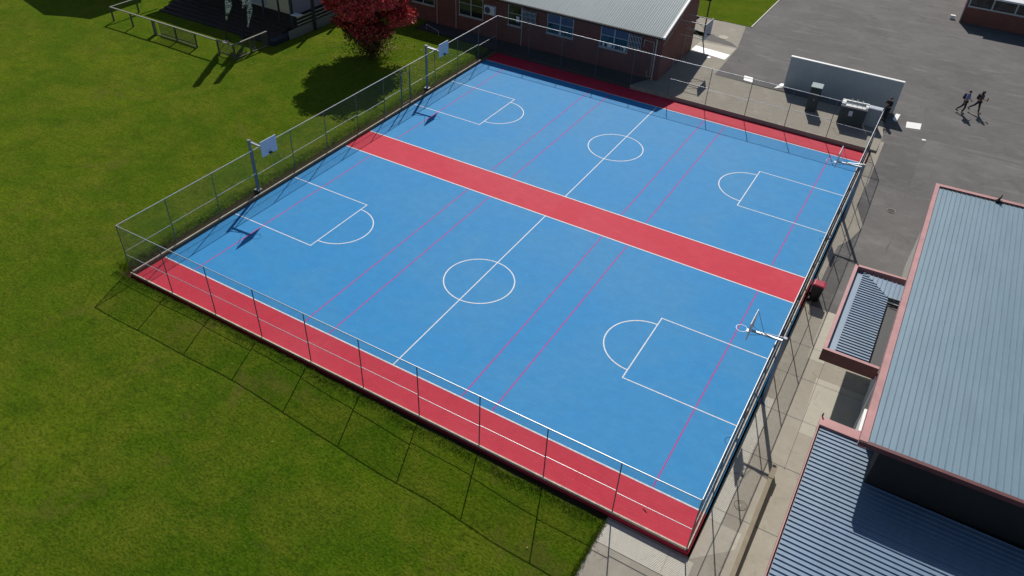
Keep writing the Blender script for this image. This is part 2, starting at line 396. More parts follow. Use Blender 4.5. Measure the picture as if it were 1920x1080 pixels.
    # drop the inner end faces so that neighbouring bands only butt
court = struct('court', mb, [M['blue'], M['red']])
L = MB(); Z1 = .004; lw = .027
def hl(x0, x1, y, w=lw): L.poly([(x0, y - w, Z1), (x1, y - w, Z1), (x1, y + w, Z1), (x0, y + w, Z1)])
def vl(x, a, b_, w=lw): L.poly([(x - w, a, Z1), (x + w, a, Z1), (x + w, b_, Z1), (x - w, b_, Z1)])
for y in (y1, y2, y3, y4): hl(0, XR, y, .034)
for (ya, yb, lo, hi) in ((7.15, 11.87, y1, y2), (23.92, 28.66, y3, y4)):
    ym = (ya + yb) / 2; xc = 14.514; e = .034
    for (p, q) in ((lo + e, ym - 1.83), (ym - 1.77, ym + 1.77), (ym + 1.83, hi - e)): vl(xc, p, q)
    L.ring((xc, ym), 1.77, 1.83, Z1, n=96)
    for x0, x1, kx, a0 in ((0, 5.46, 5.46, -math.pi / 2), (XR, 23.475, 23.475, math.pi / 2)):
        s = 1 if kx > x0 else -1
        for y in (ya, yb): hl(min(x0, kx + s * lw), max(x0, kx + s * lw), y)
        vl(kx, ya + lw, yb - lw)
        k = len(L.v); L.ring((kx + s * lw, ym), 1.77, 1.83, Z1, a0, a0 + math.pi, 48)
L.build('white_marking', M['white_line'], court)
L = MB(); Z1 = .0022
for x in (2.09, 9.31, 10.81, 18.11, 19.63, 26.855):
    for a, b_ in ((y1 + .034, y2 - .034), (y3 + .034, y4 - .034)): vl(x, a, b_, .024)
L.build('pink_marking', M['pink_line'], court)
struct('kerb', MB().box(-.22, -.03, EY0 + .1, EY1, -.4, .15), M['kerb_dark'], bevel=.012)
# little dark twig lying on the red strip near the corner
tw = thing('twig', 'short dark twig lying on the red strip near the right front corner', 'twig', (26.9, 1.3, 0))
local(MB().path([(0, 0, .012), (.09, -.05, .016), (.2, -.1, .012)], .012, 6), 'stem', M['timber_dark'], tw)
local(MB().path([(.09, -.05, .016), (.13, -.02, .03)], .007, 6), 'side_shoot', M['timber_dark'], tw)

# ------------------------------------------------------------------ fences
def chain_panel(a, b_, z0, z1, sp=.060, r=.0023):
    """diamond wire mesh between two posts"""
    a = Vector(a); b_ = Vector(b_); d = b_ - a; Lh = d.length; d.normalize(); H = z1 - z0; mb = MB(); step = sp * math.sqrt(2)
    nrm = Vector((-d.y, d.x, 0)) * r; k = int((Lh + H) / step) + 1
    for sgn in (1, -1):
        for i in range(k + 1):
            c = i * step
            u0, w0 = (c, 0) if c <= Lh else (Lh, c - Lh)
            u1, w1 = (c - H, H) if c - H >= 0 else (0, c)
            if w0 > H or abs(u0 - u1) < .01: continue
            if sgn < 0: u0, u1 = Lh - u0, Lh - u1
            p = a + d * u0 + Vector((0, 0, z0 + w0)); q = a + d * u1 + Vector((0, 0, z0 + w1))
            t = (q - p).normalized(); s = t.cross(nrm).normalized() * r; off = nrm * (1 if sgn > 0 else -1)
            n = len(mb.v); mb.v += [tuple(p + s), tuple(p - s), tuple(p + off), tuple(q + s), tuple(q - s), tuple(q + off)]
            for f in ((0, 1, 4, 3), (1, 2, 5, 4), (2, 0, 3, 5)): mb.f.append(tuple(n + v for v in f)); mb.mi.append(0)
    return mb
def fence(label, pts, zb, ztop, zmid, rails, bottom=None, skip_mesh=(), mid_skip=(), joints=None):
    t = thing('chain_link_fence', label, 'fence', (pts[0][0], pts[0][1], zb(pts[0])), 'chain link fences round the courts')
    o = t.location
    def build(mb, n, m, parent=t, **k):
        mb.v = [(x - o.x, y - o.y, z - o.z) for x, y, z in mb.v]; return local(mb, n, m, parent, **k)
    A = Vector((*pts[0], 0)); B = Vector((*pts[-1], 0)); dv = (B - A).normalized()
    build(MB().tube(A + Vector((0, 0, ztop)), B + Vector((0, 0, ztop)), .021, n=8), 'top_rail', M['fence_rail'])
    for i, p in enumerate(pts):
        if i in rails.get('no_post', ()): continue
        mb = MB().tube((*p, zb(p) - .05), (*p, ztop - .026), .024, n=8); build(mb, 'post', M['fence_post'])
    for i, (p, q) in enumerate(zip(pts, pts[1:])):
        a = Vector((*p, 0)) + dv * .03; b_ = Vector((*q, 0)) - dv * .03
        if i not in mid_skip:
            zm = zmid + (.05 * ((i * 7) % 3 - 1))
            build(MB().tube(a + Vector((0, 0, zm)), b_ + Vector((0, 0, zm)), .015, n=8), 'mid_rail', M['fence_rail'])
        if i not in skip_mesh:
            build(chain_panel((a.x, a.y, 0), (b_.x, b_.y, 0), max(zb(p), zb(q)) + .03, ztop - .02), 'mesh_panel', M['wire'])
    if bottom: build(bottom, 'bottom_rail', M['sleeper'])
    return t
def span(a, b_, n): return [(a[0] + (b_[0] - a[0]) * i / n, a[1] + (b_[1] - a[1]) * i / n) for i in range(n + 1)]
NL, NR, FL, FR = (-.19, .52), (28.90, .52), (-.19, 35.37), (28.90, 35.37)
fence('long chain link fence on the red strip beside the front lawn', span(NL, NR, 10), lambda p: 0, 2.9, 1.27, {'no_post': (10,)},
      MB().bar((NL[0] - .03, .49, .065), (NR[0], .49, .065), .06, .11))
lp = [(-.19, y) for y in (.52, 3.35, 6.35, 9.30, 12.22, 15.13, 18.1, 20.93, 22.8, 23.85, 26.85, 29.8, 32.7, 35.37)]
lf = fence('chain link fence on the concrete kerb between court and tree lawn', lp, lambda p: .2, 2.9, 1.42, {'no_post': (0,)},
      MB().bar((-.10, .56, .18), (-.10, 32.9, .18), .06, .055), skip_mesh=(8,), mid_skip=(8,))
# gate in that fence
g = MB(); ga, gb_ = 22.86, 23.79
for z in (.33, 1.25, 2.45): g.tube((0, ga - .52, z - .2), (0, gb_ - .52, z - .2), .018)
for y in (ga + .015, gb_ - .015): g.box(-.016, .016, y - .52 - .016, y - .52 + .016, .10, 2.27)
gate = local(g, 'gate', M['fence_post'], lf)
pm = chain_panel((-.19, ga, 0), (-.19, gb_, 0), .35, 2.85); pm.v = [(x + .19, y - .52, z - .2) for x, y, z in pm.v]
local(pm, 'mesh_panel', M['wire'], gate)
fence('chain link fence along the concrete apron below the brick building', [(-.19, 35.37), (2.8, 35.37), (5.7, 35.37), (8.65, 35.37), (11.6, 35.37), (14.55, 35.37), (17.45, 35.37), (20.37, 35.37), (23.2, 35.37), (26.05, 35.37), (28.9, 35.37)],
      lambda p: .28, 2.95, 1.46, {'no_post': (0,)}, mid_skip=(0, 1, 2, 3, 4))
rf_ = fence('chain link fence on the blue court edge beside the concrete path', span(NR, FR, 12), lambda p: 0, 2.95, 1.45, {},
      MB().bar((28.93, .52, .055), (28.93, 35.2, .055), .05, .09))

tp = MB(); o_ = rf_.location
tp.tube((28.93 - o_.x, 6.9 - o_.y, 1.18), (28.93 - o_.x, 6.9 - o_.y, 1.36), .05, n=8); local(tp, 'tape', M['rust'], rf_)
# ------------------------------------------------------------------ hoops
def hoop(label, px, py, zb, bx, by, s, group='basketball hoops over the courts'):
    """s = +1: board towards +x of the pole"""
    t = thing('basketball_hoop', label, 'hoop', (px, py, zb), group)
    P = lambda x, y, z: (x - px, y - py, z - zb)
    local(MB().tube(P(px, py, zb - .1), P(px, py, 3.42), .085, n=14).box(-.17, .17, -.17, .17, 0, .02), 'pole', M['steel'], t, smooth=False)
    arm = MB().bar(P(px, by, 3.18), P(bx - s * .05, by, 3.12), .085, .085)
    local(arm, 'arm', M['galv'], t)
    br = MB().tube(P(px, py + .05, 3.38), P(px + s * .85, by + .03, 3.20), .022, n=6)
    local(br, 'brace', M['galv'], t)
    for dy, z in ((.5, 3.82), (-.5, 3.82)):
        local(MB().tube(P(bx - s * .55, by + dy * .1, 3.17), P(bx - s * .03, by + dy, z), .011, n=6), 'strut', M['steel'], t)
    local(MB().tube(P(bx - s * .5, by, 3.1), P(bx - s * .03, by - .15, 2.98), .011, n=6), 'strut', M['steel'], t)
    bd = local(MB().box(*sorted((bx - s * .018 - px, bx + s * .018 - px)), by - .57 - py, by + .57 - py, 2.95 - zb, 3.87 - zb), 'backboard', M['board'], t, bevel=.008)
    rim = MB().torus(P(bx + s * .37, by, 3.05), .225, .011)
    rim.bar(P(bx + s * .02, by, 3.05), P(bx + s * .15, by, 3.05), .18, .05)
    local(rim, 'rim', M['galv'] if s < 0 else M['dark'], t)
    return t
hoop('basketball hoop on grey pole behind the kerb fence nearest the front lawn', -.47, 9.42, .25, .90, 9.55, 1)
hoop('basketball hoop on grey pole behind the kerb fence near the red tree', -.47, 26.22, .25, .90, 26.4, 1)
hoop('basketball hoop with diagonal rods reaching over the front court from the path', 29.20, 9.50, -.38, 27.80, 9.55, -1)
hoop('basketball hoop at the far corner by the grey wall, over the rear court', 29.20, 26.45, -.38, 27.80, 26.5, -1)

# ------------------------------------------------------------------ yard, path
mb = MB(); yr = [17.45, 20, 23, 26, 28.5, 31.5, 34, 37, 41, 60, 320]
for a, b_ in zip(yr, yr[1:]):
    x0 = 29.08 if b_ <= 37 else (29.08 if b_ <= 41 else 13.0)
    if b_ > 41:
        mb.poly([(13.02, a, zpath(a)), (320, a, zpath(a)), (320, b_, zpath(b_)), (13.02, b_, zpath(b_))]); continue
    mb.poly([(x0, a, zpath(a)), (320, a, zpath(a)), (320, b_, zpath(b_)), (x0, b_, zpath(b_))])
yard = struct('asphalt_yard', mb, M['asphalt'])
# worn resurfacing patches
for i, pts in enumerate(([(30.2, 18.5), (31.7, 18.2), (31.9, 25.0), (31.2, 31.5), (30.2, 31.0)], [(31.0, 38.6), (45, 39.5), (45, 40.1), (31.0, 39.0)], [(31.95, 17.6), (62, 17.6), (62, 38.7), (31.95, 38.6)])):
    zf = lambda x, y, i=i: zpath(y) + (.0012, .003, .005)[i]
    if i in (0, 2): 
        p = MB(); ysx = sorted({y for _, y in pts} | {y for y in (20, 23, 26, 28.5, 31.5, 34, 37) if min(q[1] for q in pts) < y < max(q[1] for q in pts)})
        xa, xb = min(q[0] for q in pts), max(q[0] for q in pts)
        for a, b_ in zip(ysx, ysx[1:]): p.poly([(xa + .1 * math.sin(a), a, zf(0, a)), (xb + .1 * math.sin(a * 2), a, zf(0, a)), (xb + .1 * math.sin(b_ * 2), b_, zf(0, b_)), (xa + .1 * math.sin(b_), b_, zf(0, b_))])
    else: p = MB().poly([(x, y, zf(x, y)) for x, y in pts])
    p.build('patch', M['asphalt_new'] if i == 3 else M['asphalt_patch'] if 'asphalt_patch' in M else M.setdefault('asphalt_patch', ground_mat('asphalt patch pale', ((.135, .129, .124), (.20, .191, .183), (.122, .116, .112)), .88, (.3, 1.5, 28), .3, streak=((.5, 1.4, 1), 1.3, (.25, .24, .23), .5), stain=(.5, (.085, .08, .077), .5))), yard)
mk = lambda pts, z=None: MB().poly([(x, y, (zpath(y) if z is None else z) + .009) for x, y in pts])
for pts in ([(18.49, 41.3), (19.22, 41.22), (18.99, 42.14), (18.3, 42.2)], [(30.5, 40.13), (31.42, 40.38), (31.38, 41.44), (30.42, 41.17)], [(31.75, 38.75), (31.98, 38.8), (31.96, 39.0), (31.73, 38.95)],
            [(20.9, 41.2), (21.38, 41.75), (21.36, 42.5), (21.1, 42.4)], [(29.50, 40.9), (29.78, 40.7), (29.86, 42.1), (29.56, 42.1)]):
    mk(pts).build('painted_square', M['white_paint'], yard)
# apron and the pale slabs by the gable
dark_strip = struct('asphalt_strip', MB().extrude([(-9.5, EY1 + .006), (11.6, EY1 + .006), (12.4, 37.17), (-9.5, 37.17)], -.3, .2815), M['asphalt_new'])  # dark grey ground strip between the court and the brick building
ap = MB().extrude([(11.603, EY1 + .006), (29.35, EY1 + .006), (29.35, 37.8), (28.9, 40.95), (21.4, 40.85), (16.3, 40.95), (16.1, 47.45), (13.05, 47.5), (13.05, 48.2), (4, 48.2), (4, 37.17), (12.403, 37.17)], -.3, .281)
apron = struct('concrete_apron', ap, M['apron'])
mk([(13.02, 44.75), (16.0, 44.3), (16.06, 45.55), (13.02, 45.85)], .281).build('painted_stripe', M['white_paint'], apron)
mk([(13.02, 45.86), (16.06, 45.57), (16.08, 47.2), (13.02, 46.9)], .281).build('pale_slab', M['concrete_light'], apron)
struct('concrete_slab', MB().poly([(13.05, 49.2, .2815), (15.4, 48.2, .2815), (16.1, 47.46, .2815), (15.2, 52.8, .2815), (11, 52.8, .2815), (11.0, 49.2, .2815)]), M['apron'])
for i, (lab, x, y, r, mat) in enumerate((('round beige pit lid on the yard by the brick gable', 14.35, 49.1, .48, M['concrete_light']), ('dark round pit lid in the asphalt lane between court and hall', 31.45, 29.0, .26, M['asphalt_new']), ('small white round lid in the gable shadow edge', 14.75, 44.0, .2, M['white_paint']))):
    t = thing('pit_lid', lab, 'pit lid', (x, y, zpath(y) + .008))
    local(MB().ring((0, 0), 0, r * .86, .012, n=32).ring((0, 0), r * .86, r * .87, .012, n=32), 'cover', mat, t)
    local(MB().ring((0, 0), r * .88, r, .010, n=32), 'collar', M['concrete'], t)
# path
PZ = -.38
mb = MB().poly([(29.08, .42, -.22), (34, .42, -.22), (34, 6, PZ), (29.08, 6, PZ)]).poly([(29.08, 6, PZ), (34, 6, PZ), (34, 17.45, PZ), (29.08, 17.45, PZ)])
mb.poly([(25.7, -30, -.20), (29.08, -30, -.22), (29.08, .42, -.22), (25.7, .42, -.20)]).poly([(29.08, -30, -.22), (34, -30, -.22), (34, .42, -.22), (29.08, .42, -.22)])
path = struct('path', mb, M['concrete'])
def zp(x, y=9): return -.20 - (x - 25.7) / 3.38 * .02 if x < 29.08 else lerp_table([(.42, -.22), (6, PZ)], y)
def slab(pts, mat, dz=.004): MB().poly([(x, y, zp(x, y) + dz) for x, y in pts]).build('pale_slab', mat, path)
def grooved():
    m = ground_mat('grooved concrete', ((.60, .57, .49), (.66, .63, .55), (.52, .48, .40)), .9, (.6, 2.4, 34), .1, stain=(1.1, (.28, .22, .13), .75))
    nt = m.node_tree; b = nt.nodes['Principled BSDF']; w = nt.nodes.new('ShaderNodeTexWave'); w.inputs['Scale'].default_value = 5.2; w.inputs['Distortion'].default_value = .3
    nt.links.new(coords(nt, (1, 1, 1), (0, 0, .35)), w.inputs['Vector']); bump(nt, b, w.outputs[1], .5, .02); return m
M['grooved'] = grooved()
slab([(25.95, -.74), (28.4, -.74), (28.4, .30), (25.8, .30)], M['grooved'])
slab([(28.42, -.74), (29.3, -.74), (29.3, .3), (28.42, .3)], M['grooved'])
slab([(29.10, .36), (30.4, 1.6), (30.4, 2.4), (29.10, 2.4)], M['concrete_light'])
slab([(29.10, 2.42), (29.62, 2.42), (29.62, 6), (29.10, 6)], M['grooved'])
slab([(29.10, 6.003), (29.62, 6.003), (29.62, 9.9), (29.10, 9.9)], M['grooved'])
slab([(31.0, 8.6), (33.0, 8.6), (33.0, 12.3), (30.9, 12.3)], M['concrete_light'])
slab([(30.2, 13.4), (31.0, 13.4), (31.0, 17.4), (30.2, 17.4)], M['concrete_light'])
jt = MB()
for y in (3.0, 6.4, 9.3, 11.9, 14.2): jt.poly([(29.1, y, zp(30, y) + .008), (33, y, zp(30, y) + .008), (33, y + .016, zp(30, y + .016) + .008), (29.1, y + .016, zp(30, y + .016) + .008)])
jt.poly([(30.98, 6.3, PZ + .0075), (30.995, 6.3, PZ + .0075), (30.995, 17.4, PZ + .0075), (30.98, 17.4, PZ + .0075)])
jt.poly([(25.95, -.755, -.193), (29.08, -.755, -.212), (30.5, -.755, -.212), (30.5, -.74, -.212), (29.08, -.74, -.212), (25.95, -.74, -.193)])
jt.poly([(29.1, 17.43, PZ + .012), (33, 17.43, PZ + .012), (33, 17.46, PZ + .012), (29.1, 17.46, PZ + .012)])
jt.build('expansion_joint', M['dark'], path)
# pale concrete strip beside the far part of the court
mb = MB(); st = [(36.9, 29.6), (34, 29.62), (31.5, 29.66), (28.5, 29.55), (26.4, 30.35), (24.6, 29.95), (23.6, 29.5), (21, 29.42), (17.47, 29.4)]
for (a, xa), (b_, xb) in zip(st, st[1:]): mb.poly([(29.085, b_, zpath(b_) + .005), (xb, b_, zpath(b_) + .005), (xa, a, zpath(a) + .005), (29.085, a, zpath(a) + .005)])
struct('concrete_strip', mb, M['concrete'])

mh = thing('manhole_cover', 'round ribbed manhole cover in the concrete path by the low wall', 'manhole cover', (29.99, 3.63, -.308))
local(MB().ring((0, 0), 0, .22, .008, n=40), 'cover', M['concrete_light'], mh)
rg = MB()
for r in (.06, .11, .16): rg.ring((0, 0), r, r + .018, .012, n=40)
rg.ring((0, 0), .21, .235, .012, n=40); local(rg, 'ring', M['kerb_dark'], mh)
lw_ = thing('low_wall', 'low weathered concrete wall running along the path by the grey roof', 'wall', (30.63, -4, PZ))
local(MB().box(-.085, .085, -26, 9.85, -.05, .45), 'wall_body', M['kerb'], lw_, bevel=.02)
local(MB().box(-.10, .10, 9.2, 9.9, .452, .472), 'end_cap', M['kerb'], lw_)
# bin
bn = thing('wheelie_bin', 'black wheelie bin with red lid on the path against the fence', 'bin', (29.44, 18.02, PZ), rz=0)
body = MB(); k = [(-.22, -.24), (.22, -.24), (.22, .24), (-.22, .24)]; kt = [(-.27, -.29), (.29, -.29), (.29, .29), (-.27, .29)]
body.v = [(x, y, .06) for x, y in k] + [(x, y, .95) for x, y in kt]
body.f = [(3, 2, 1, 0), (4, 5, 6, 7)] + [(i, (i + 1) % 4, 4 + (i + 1) % 4, 4 + i) for i in range(4)]; body.mi = [0] * 6
local(body, 'body', M['bin'], bn, bevel=.03)
local(MB().box(-.29, .31, -.31, .31, .95, .985), 'rim', M['bin'], bn, bevel=.01)
lid = MB(); lid.v = [(-.31, -.315, .99), (.34, -.315, .99), (.34, .315, .99), (-.31, .315, .99), (-.24, -.25, 1.07), (.22, -.23, 1.06), (.22, .23, 1.06), (-.24, .25, 1.07)]
lid.f = [(3, 2, 1, 0), (4, 5, 6, 7), (0, 1, 5, 4), (1, 2, 6, 5), (2, 3, 7, 6), (3, 0, 4, 7)]; lid.mi = [0] * 6
local(lid, 'lid', M['bin_lid'], bn, bevel=.03)
for sy in (-1, 1): local(MB().tube((-.24, sy * .27, .10), (-.24, sy * .33, .10), .10, n=18), 'wheel', M['rubber'], bn)
local(MB().tube((-.36, -.24, .97), (-.36, .24, .97), .016).tube((-.27, -.24, .95), (-.36, -.24, .97), .014).tube((-.27, .24, .95), (-.36, .24, .97), .014), 'handle', M['bin'], bn)

# ------------------------------------------------------------------ ribbed roofs
def ribs_y(x0, x1, pitch, ya, yb, z, h=.045, w=.026, sl=0):
    """tray roof with ribs running along y; ya, yb functions of x"""
    mb = MB(); prof = []; x = x0
    while x < x1:
        prof += [(x, 0), (x + pitch - w, 0), (x + pitch - w * .75, h), (x + pitch - w * .25, h)]; x += pitch
    prof = [(a, b_) for a, b_ in prof if a <= x1]
    for a, b_ in prof: mb.v += [(a, ya(a), z + b_ + sl * (a - x0)), (a, yb(a), z + b_ + sl * (a - x0))]
    for i in range(len(prof) - 1): mb.f.append((2 * i, 2 * i + 2, 2 * i + 3, 2 * i + 1)); mb.mi.append(0)
    return mb
def ribs_x(y0, y1_, pitch, xa, xb, zf, h=.038, w=.05):
    mb = MB(); prof = []; y = y0
    while y < y1_:
        prof += [(y, 0), (y + pitch - w, 0), (y + pitch - w * .8, h), (y + pitch - w * .3, h)]; y += pitch
    prof = [(a, b_) for a, b_ in prof if a <= y1_]
    for a, b_ in prof: mb.v += [(xa(a), a, zf(a) + b_), (xb(a), a, zf(a) + b_)]
    for i in range(len(prof) - 1): mb.f.append((2 * i, 2 * i + 1, 2 * i + 3, 2 * i + 2)); mb.mi.append(0)
    return mb

# main hall on the right
H = 4.66
ya = lambda x: 4.27 + .034 * (x - 32.7); yb = lambda x: 24.02 + .068 * (x - 32.75)
hall = thing('school_hall', 'hall with grey ribbed roof and faded pink fascia', 'building', (36, 14, PZ))
def part(mb, name, mat, root, **k):
    o = root.location; mb.v = [(x - o.x, y - o.y, z - o.z) for x, y, z in mb.v]; return local(mb, name, mat, root, **k)
XE = 54
w = MB().extrude([(0, 0), (XE, ya(XE) + .12), (XE, yb(XE) - .3), (33.06, yb(33) - .3), (33.06, 6.4), (33.45, 6.38), (33.45, ya(33) + .12)][1:], PZ - .2, H - .24)
w.mi = [0] * len(w.f); w.mi[-1] = w.mi[-2] = 1
part(w, 'wall', [M['cream'], M['board_wall']], hall)
rf = part(ribs_y(32.99, XE, .215, lambda x: ya(x) + .10, lambda x: yb(x) - .36, H - .075), 'roof', M['roof_grey'], hall)
part(ribs_y(32.99 + .165, XE, .215, lambda x: yb(x) - .359, lambda x: yb(x) - .23, H - .076, .034, .05), 'roof_end', M['dark'], hall)
cap = MB().extrude([(32.72, ya(32.72)), (32.985, ya(32.985)), (32.985, yb(32.985) - .24), (32.80, yb(32.8))], H - .34, H)
part(cap, 'fascia', M['pink'], hall)
part(MB().extrude([(32.987, yb(32.987) - .235), (XE, yb(XE) - .235), (XE, yb(XE)), (32.803, yb(32.803))], H - .34, H - .003), 'fascia', M['pink'], hall)
part(MB().extrude([(32.74, ya(32.74) - .05), (XE, ya(XE) - .05), (XE, ya(XE) + .095), (32.987, ya(32.987) + .095), (32.987, ya(32.987) - .003), (32.74, ya(32.74) - .003)], H - .22, H - .02), 'gutter', M['maroon'], hall)
for y0, y1_, x, z in ((9.5, 19.4, 32.90, 3.55), (9.6, 19.2, 32.96, 3.78)):
    part(MB().tube((x, y0, z), (x, y1_, z), .03), 'pipe', M['white_paint'], hall)
part(MB().tube((32.93, 9.62, -.3), (32.93, 9.62, 3.6), .035), 'pipe', M['white_paint'], hall)
part(MB().box(32.86, 33.05, 7.2, 8.5, .9, 2.3), 'meter_box', M['white_paint'], hall, bevel=.01)
part(MB().box(33.0, 33.055, 11.0, 12.0, -.36, 1.7), 'door', M['frame'], hall)
# antenna stub on the far fascia
part(MB().box(35.55, 35.85, 23.85, 23.99, H, H + .05).tube((35.7, 23.92, H), (35.74, 23.97, H + .33), .03, n=8).bar((35.70, 23.92, H + .2), (35.62, 23.9, H + .03), .05, .04), 'vent_pipe', M['dark'], hall)
# bird droppings / lichen specks come from the roof material

# low wing in front of the hall
ZL = 2.8
low = thing('low_wing', 'low wing with blue grey ribbed roof and thin pink edge in front of the hall', 'building', (33, 2, PZ))
part(MB().extrude([(32.05, -12), (XE, -12), (XE, ya(XE) + .1), (33.04, ya(33) + .1), (33.04, 6.3), (32.05, 6.3)], PZ - .2, ZL - .3), 'wall', M['cream'], low)
def xr(y): return 32.74 if y > 4.36 else XE
r1 = ribs_x(-12.02, 4.37, .205, lambda y: 31.56, lambda y: XE, lambda y: ZL - .09)
part(r1, 'roof', M['roof_low'], low)
part(ribs_x(4.375, 6.18, .205, lambda y: 31.56, lambda y: 33.7, lambda y: ZL - .09), 'roof', M['roof_low'], low)
part(MB().extrude([(31.46, 6.18), (33.05, 6.18), (33.05, 6.63), (31.46, 6.63)], ZL - .32, ZL), 'fascia', M['pink'], low)
part(MB().box(31.46, 31.50, -12, 6.178, ZL - .3, ZL + .01), 'fascia', M['pink'], low)
part(MB().box(31.503, 31.555, -12, 6.178, ZL - .3, ZL - .16), 'gutter', M['maroon'], low)
part(MB().tube((31.50, 6.66, 2.0), (31.50, 6.66, 2.95), .03), 'pipe', M['dark'], low)
# canopy
ZC = 3.1
can = thing('entrance_canopy', 'small flat canopy with hipped grey ribs and deep maroon front beside the hall', 'canopy', (31.8, 13.5, PZ))
part(MB().box(30.655, 30.80, 10.25, 16.95, ZC - .35, ZC), 'fascia', M['pink'], can)
part(MB().extrude([(30.80, 16.80), (33.0, 16.93), (33.0, 17.06), (30.655, 16.955)], ZC - .35, ZC), 'fascia', M['pink'], can)
fr = MB().box(30.655, 32.86, 10.10, 10.245, ZC - .60, ZC); fr.mi = [1] * 6; fr.mi[1] = 0  # sunlit top stays pink, other faces take a maroon with shade mixed in
part(fr, 'front_fascia', [M['pink'], M['maroon']], can)
part(MB().extrude([(30.803, 10.25), (32.45, 10.25), (32.40, 15.3), (32.98, 15.3), (32.98, 16.80), (30.803, 16.78)], ZC - .34, ZC - .22), 'gutter_tray', M['roof_low'], can)
hip = lambda y: 31.10 + (16.75 - y) / (16.75 - 15.3) * (32.40 - 31.10)
part(ribs_x(10.36, 16.72, .185, lambda y: 31.12, lambda y: 32.44 if y < 15.3 else max(31.16, min(32.42, hip(y))), lambda y: ZC - .16, .042, .055), 'roof', M['roof_low'], can)
part(ribs_y(31.2, 32.96, .20, lambda x: max(15.32, 16.75 - (x - 31.10) / 1.30 * 1.45 + .03), lambda x: 16.62, ZC - .155, .045, .05), 'roof', M['roof_low'], can)
part(MB().box(32.46, 32.985, 10.26, 15.26, ZC - .52, ZC - .36), 'box_gutter', M['dark'], can)  # dark box added in the open gap to stand for the shade there
part(MB().tube((32.42, 15.27, ZC - .13), (32.98, 15.3, ZC - .13), .035).tube((32.5, 15.2, ZC - .1), (32.9, 15.1, ZC - .12), .02), 'pipe', M['dark'], can)

# ------------------------------------------------------------------ brick building
bk = thing('brick_building', 'long red brick classroom block with pale corrugated roof', 'building', (0, 42, .28))
ye, zr_, yn = 36.85, 5.45, 48.15; yridge = 42.0; zs, zn = 3.70, 3.62; XW, XB = -14, 13.0
w = MB(); z0 = .1; ysw, ynw = 37.18, 44.5
zsl = lambda y: zs + (zr_ - zs) * (y - ye) / (yridge - ye) if y < yridge else zr_ + (zn - zr_) * (y - yridge) / (yn - yridge)
w.poly([(XW, ysw, z0), (XB, ysw, z0), (XB, ysw, zsl(ysw) - .08), (XW, ysw, zsl(ysw) - .08)], 0)
w.poly([(XB, ysw, z0), (XB, ynw, z0), (XB, ynw, zsl(ynw) - .08), (XB, yridge, zr_ - .08), (XB, ysw, zsl(ysw) - .08)], 1)
w.poly([(XB, ynw, z0), (XW, ynw, z0), (XW, ynw, zsl(ynw) - .08), (XB, ynw, zsl(ynw) - .08)], 0)
w.poly([(XW, ynw, z0), (XW, ysw, z0), (XW, ysw, zsl(ysw) - .08), (XW, yridge, zr_ - .08), (XW, ynw, zsl(ynw) - .08)], 1)
part(w, 'wall', [M['brick_x'], M['brick_y']], bk)
def corr(y0, z0_, y1_, z1_):
    mb = MB(); n = 0; x = XW - .3
    while x <= XB + .05:
        h = .024 * math.sin(x * 2 * math.pi / .17)
        ym, zm = (y0 + y1_) / 2, (z0_ + z1_) / 2
        mb.v += [(x, y0, z0_ + h), (x, y1_, z1_ + h)]; n += 1; x += .0375
    for i in range(n - 1): mb.f.append((2 * i, 2 * i + 2, 2 * i + 3, 2 * i + 1)); mb.mi.append(0)
    return mb
part(corr(ye, zs, yridge, zr_), 'roof', M['roof_pale'], bk, smooth=True)
part(corr(yridge, zr_ - .004, yn, zn), 'roof', M['roof_grey'], bk, smooth=True)
part(MB().bar((XW, yridge, zr_ + .03), (XB + .1, yridge, zr_ + .03), .4, .03), 'ridge_cap', M['roof_pale'], bk)
part(MB().bar((XB + .12, ye - .02, zs - .03), (XB + .12, yridge, zr_ - .02), .17, .16), 'bargeboard', M['white_paint'], bk)
part(MB().bar((XB + .12, yridge + .02, zr_ - .03), (XB + .12, yn, zn - .03), .17, .16), 'bargeboard', M['white_paint'], bk)
part(MB().box(XW, XB + .03, ye - .10, ye + .02, zs - .17, zs - .035), 'gutter', M['timber_dark'], bk)
part(MB().box(XW, XB - .02, ye + .03, ysw - .004, zs - .12, zs - .09), 'soffit', M['timber_dark'], bk)
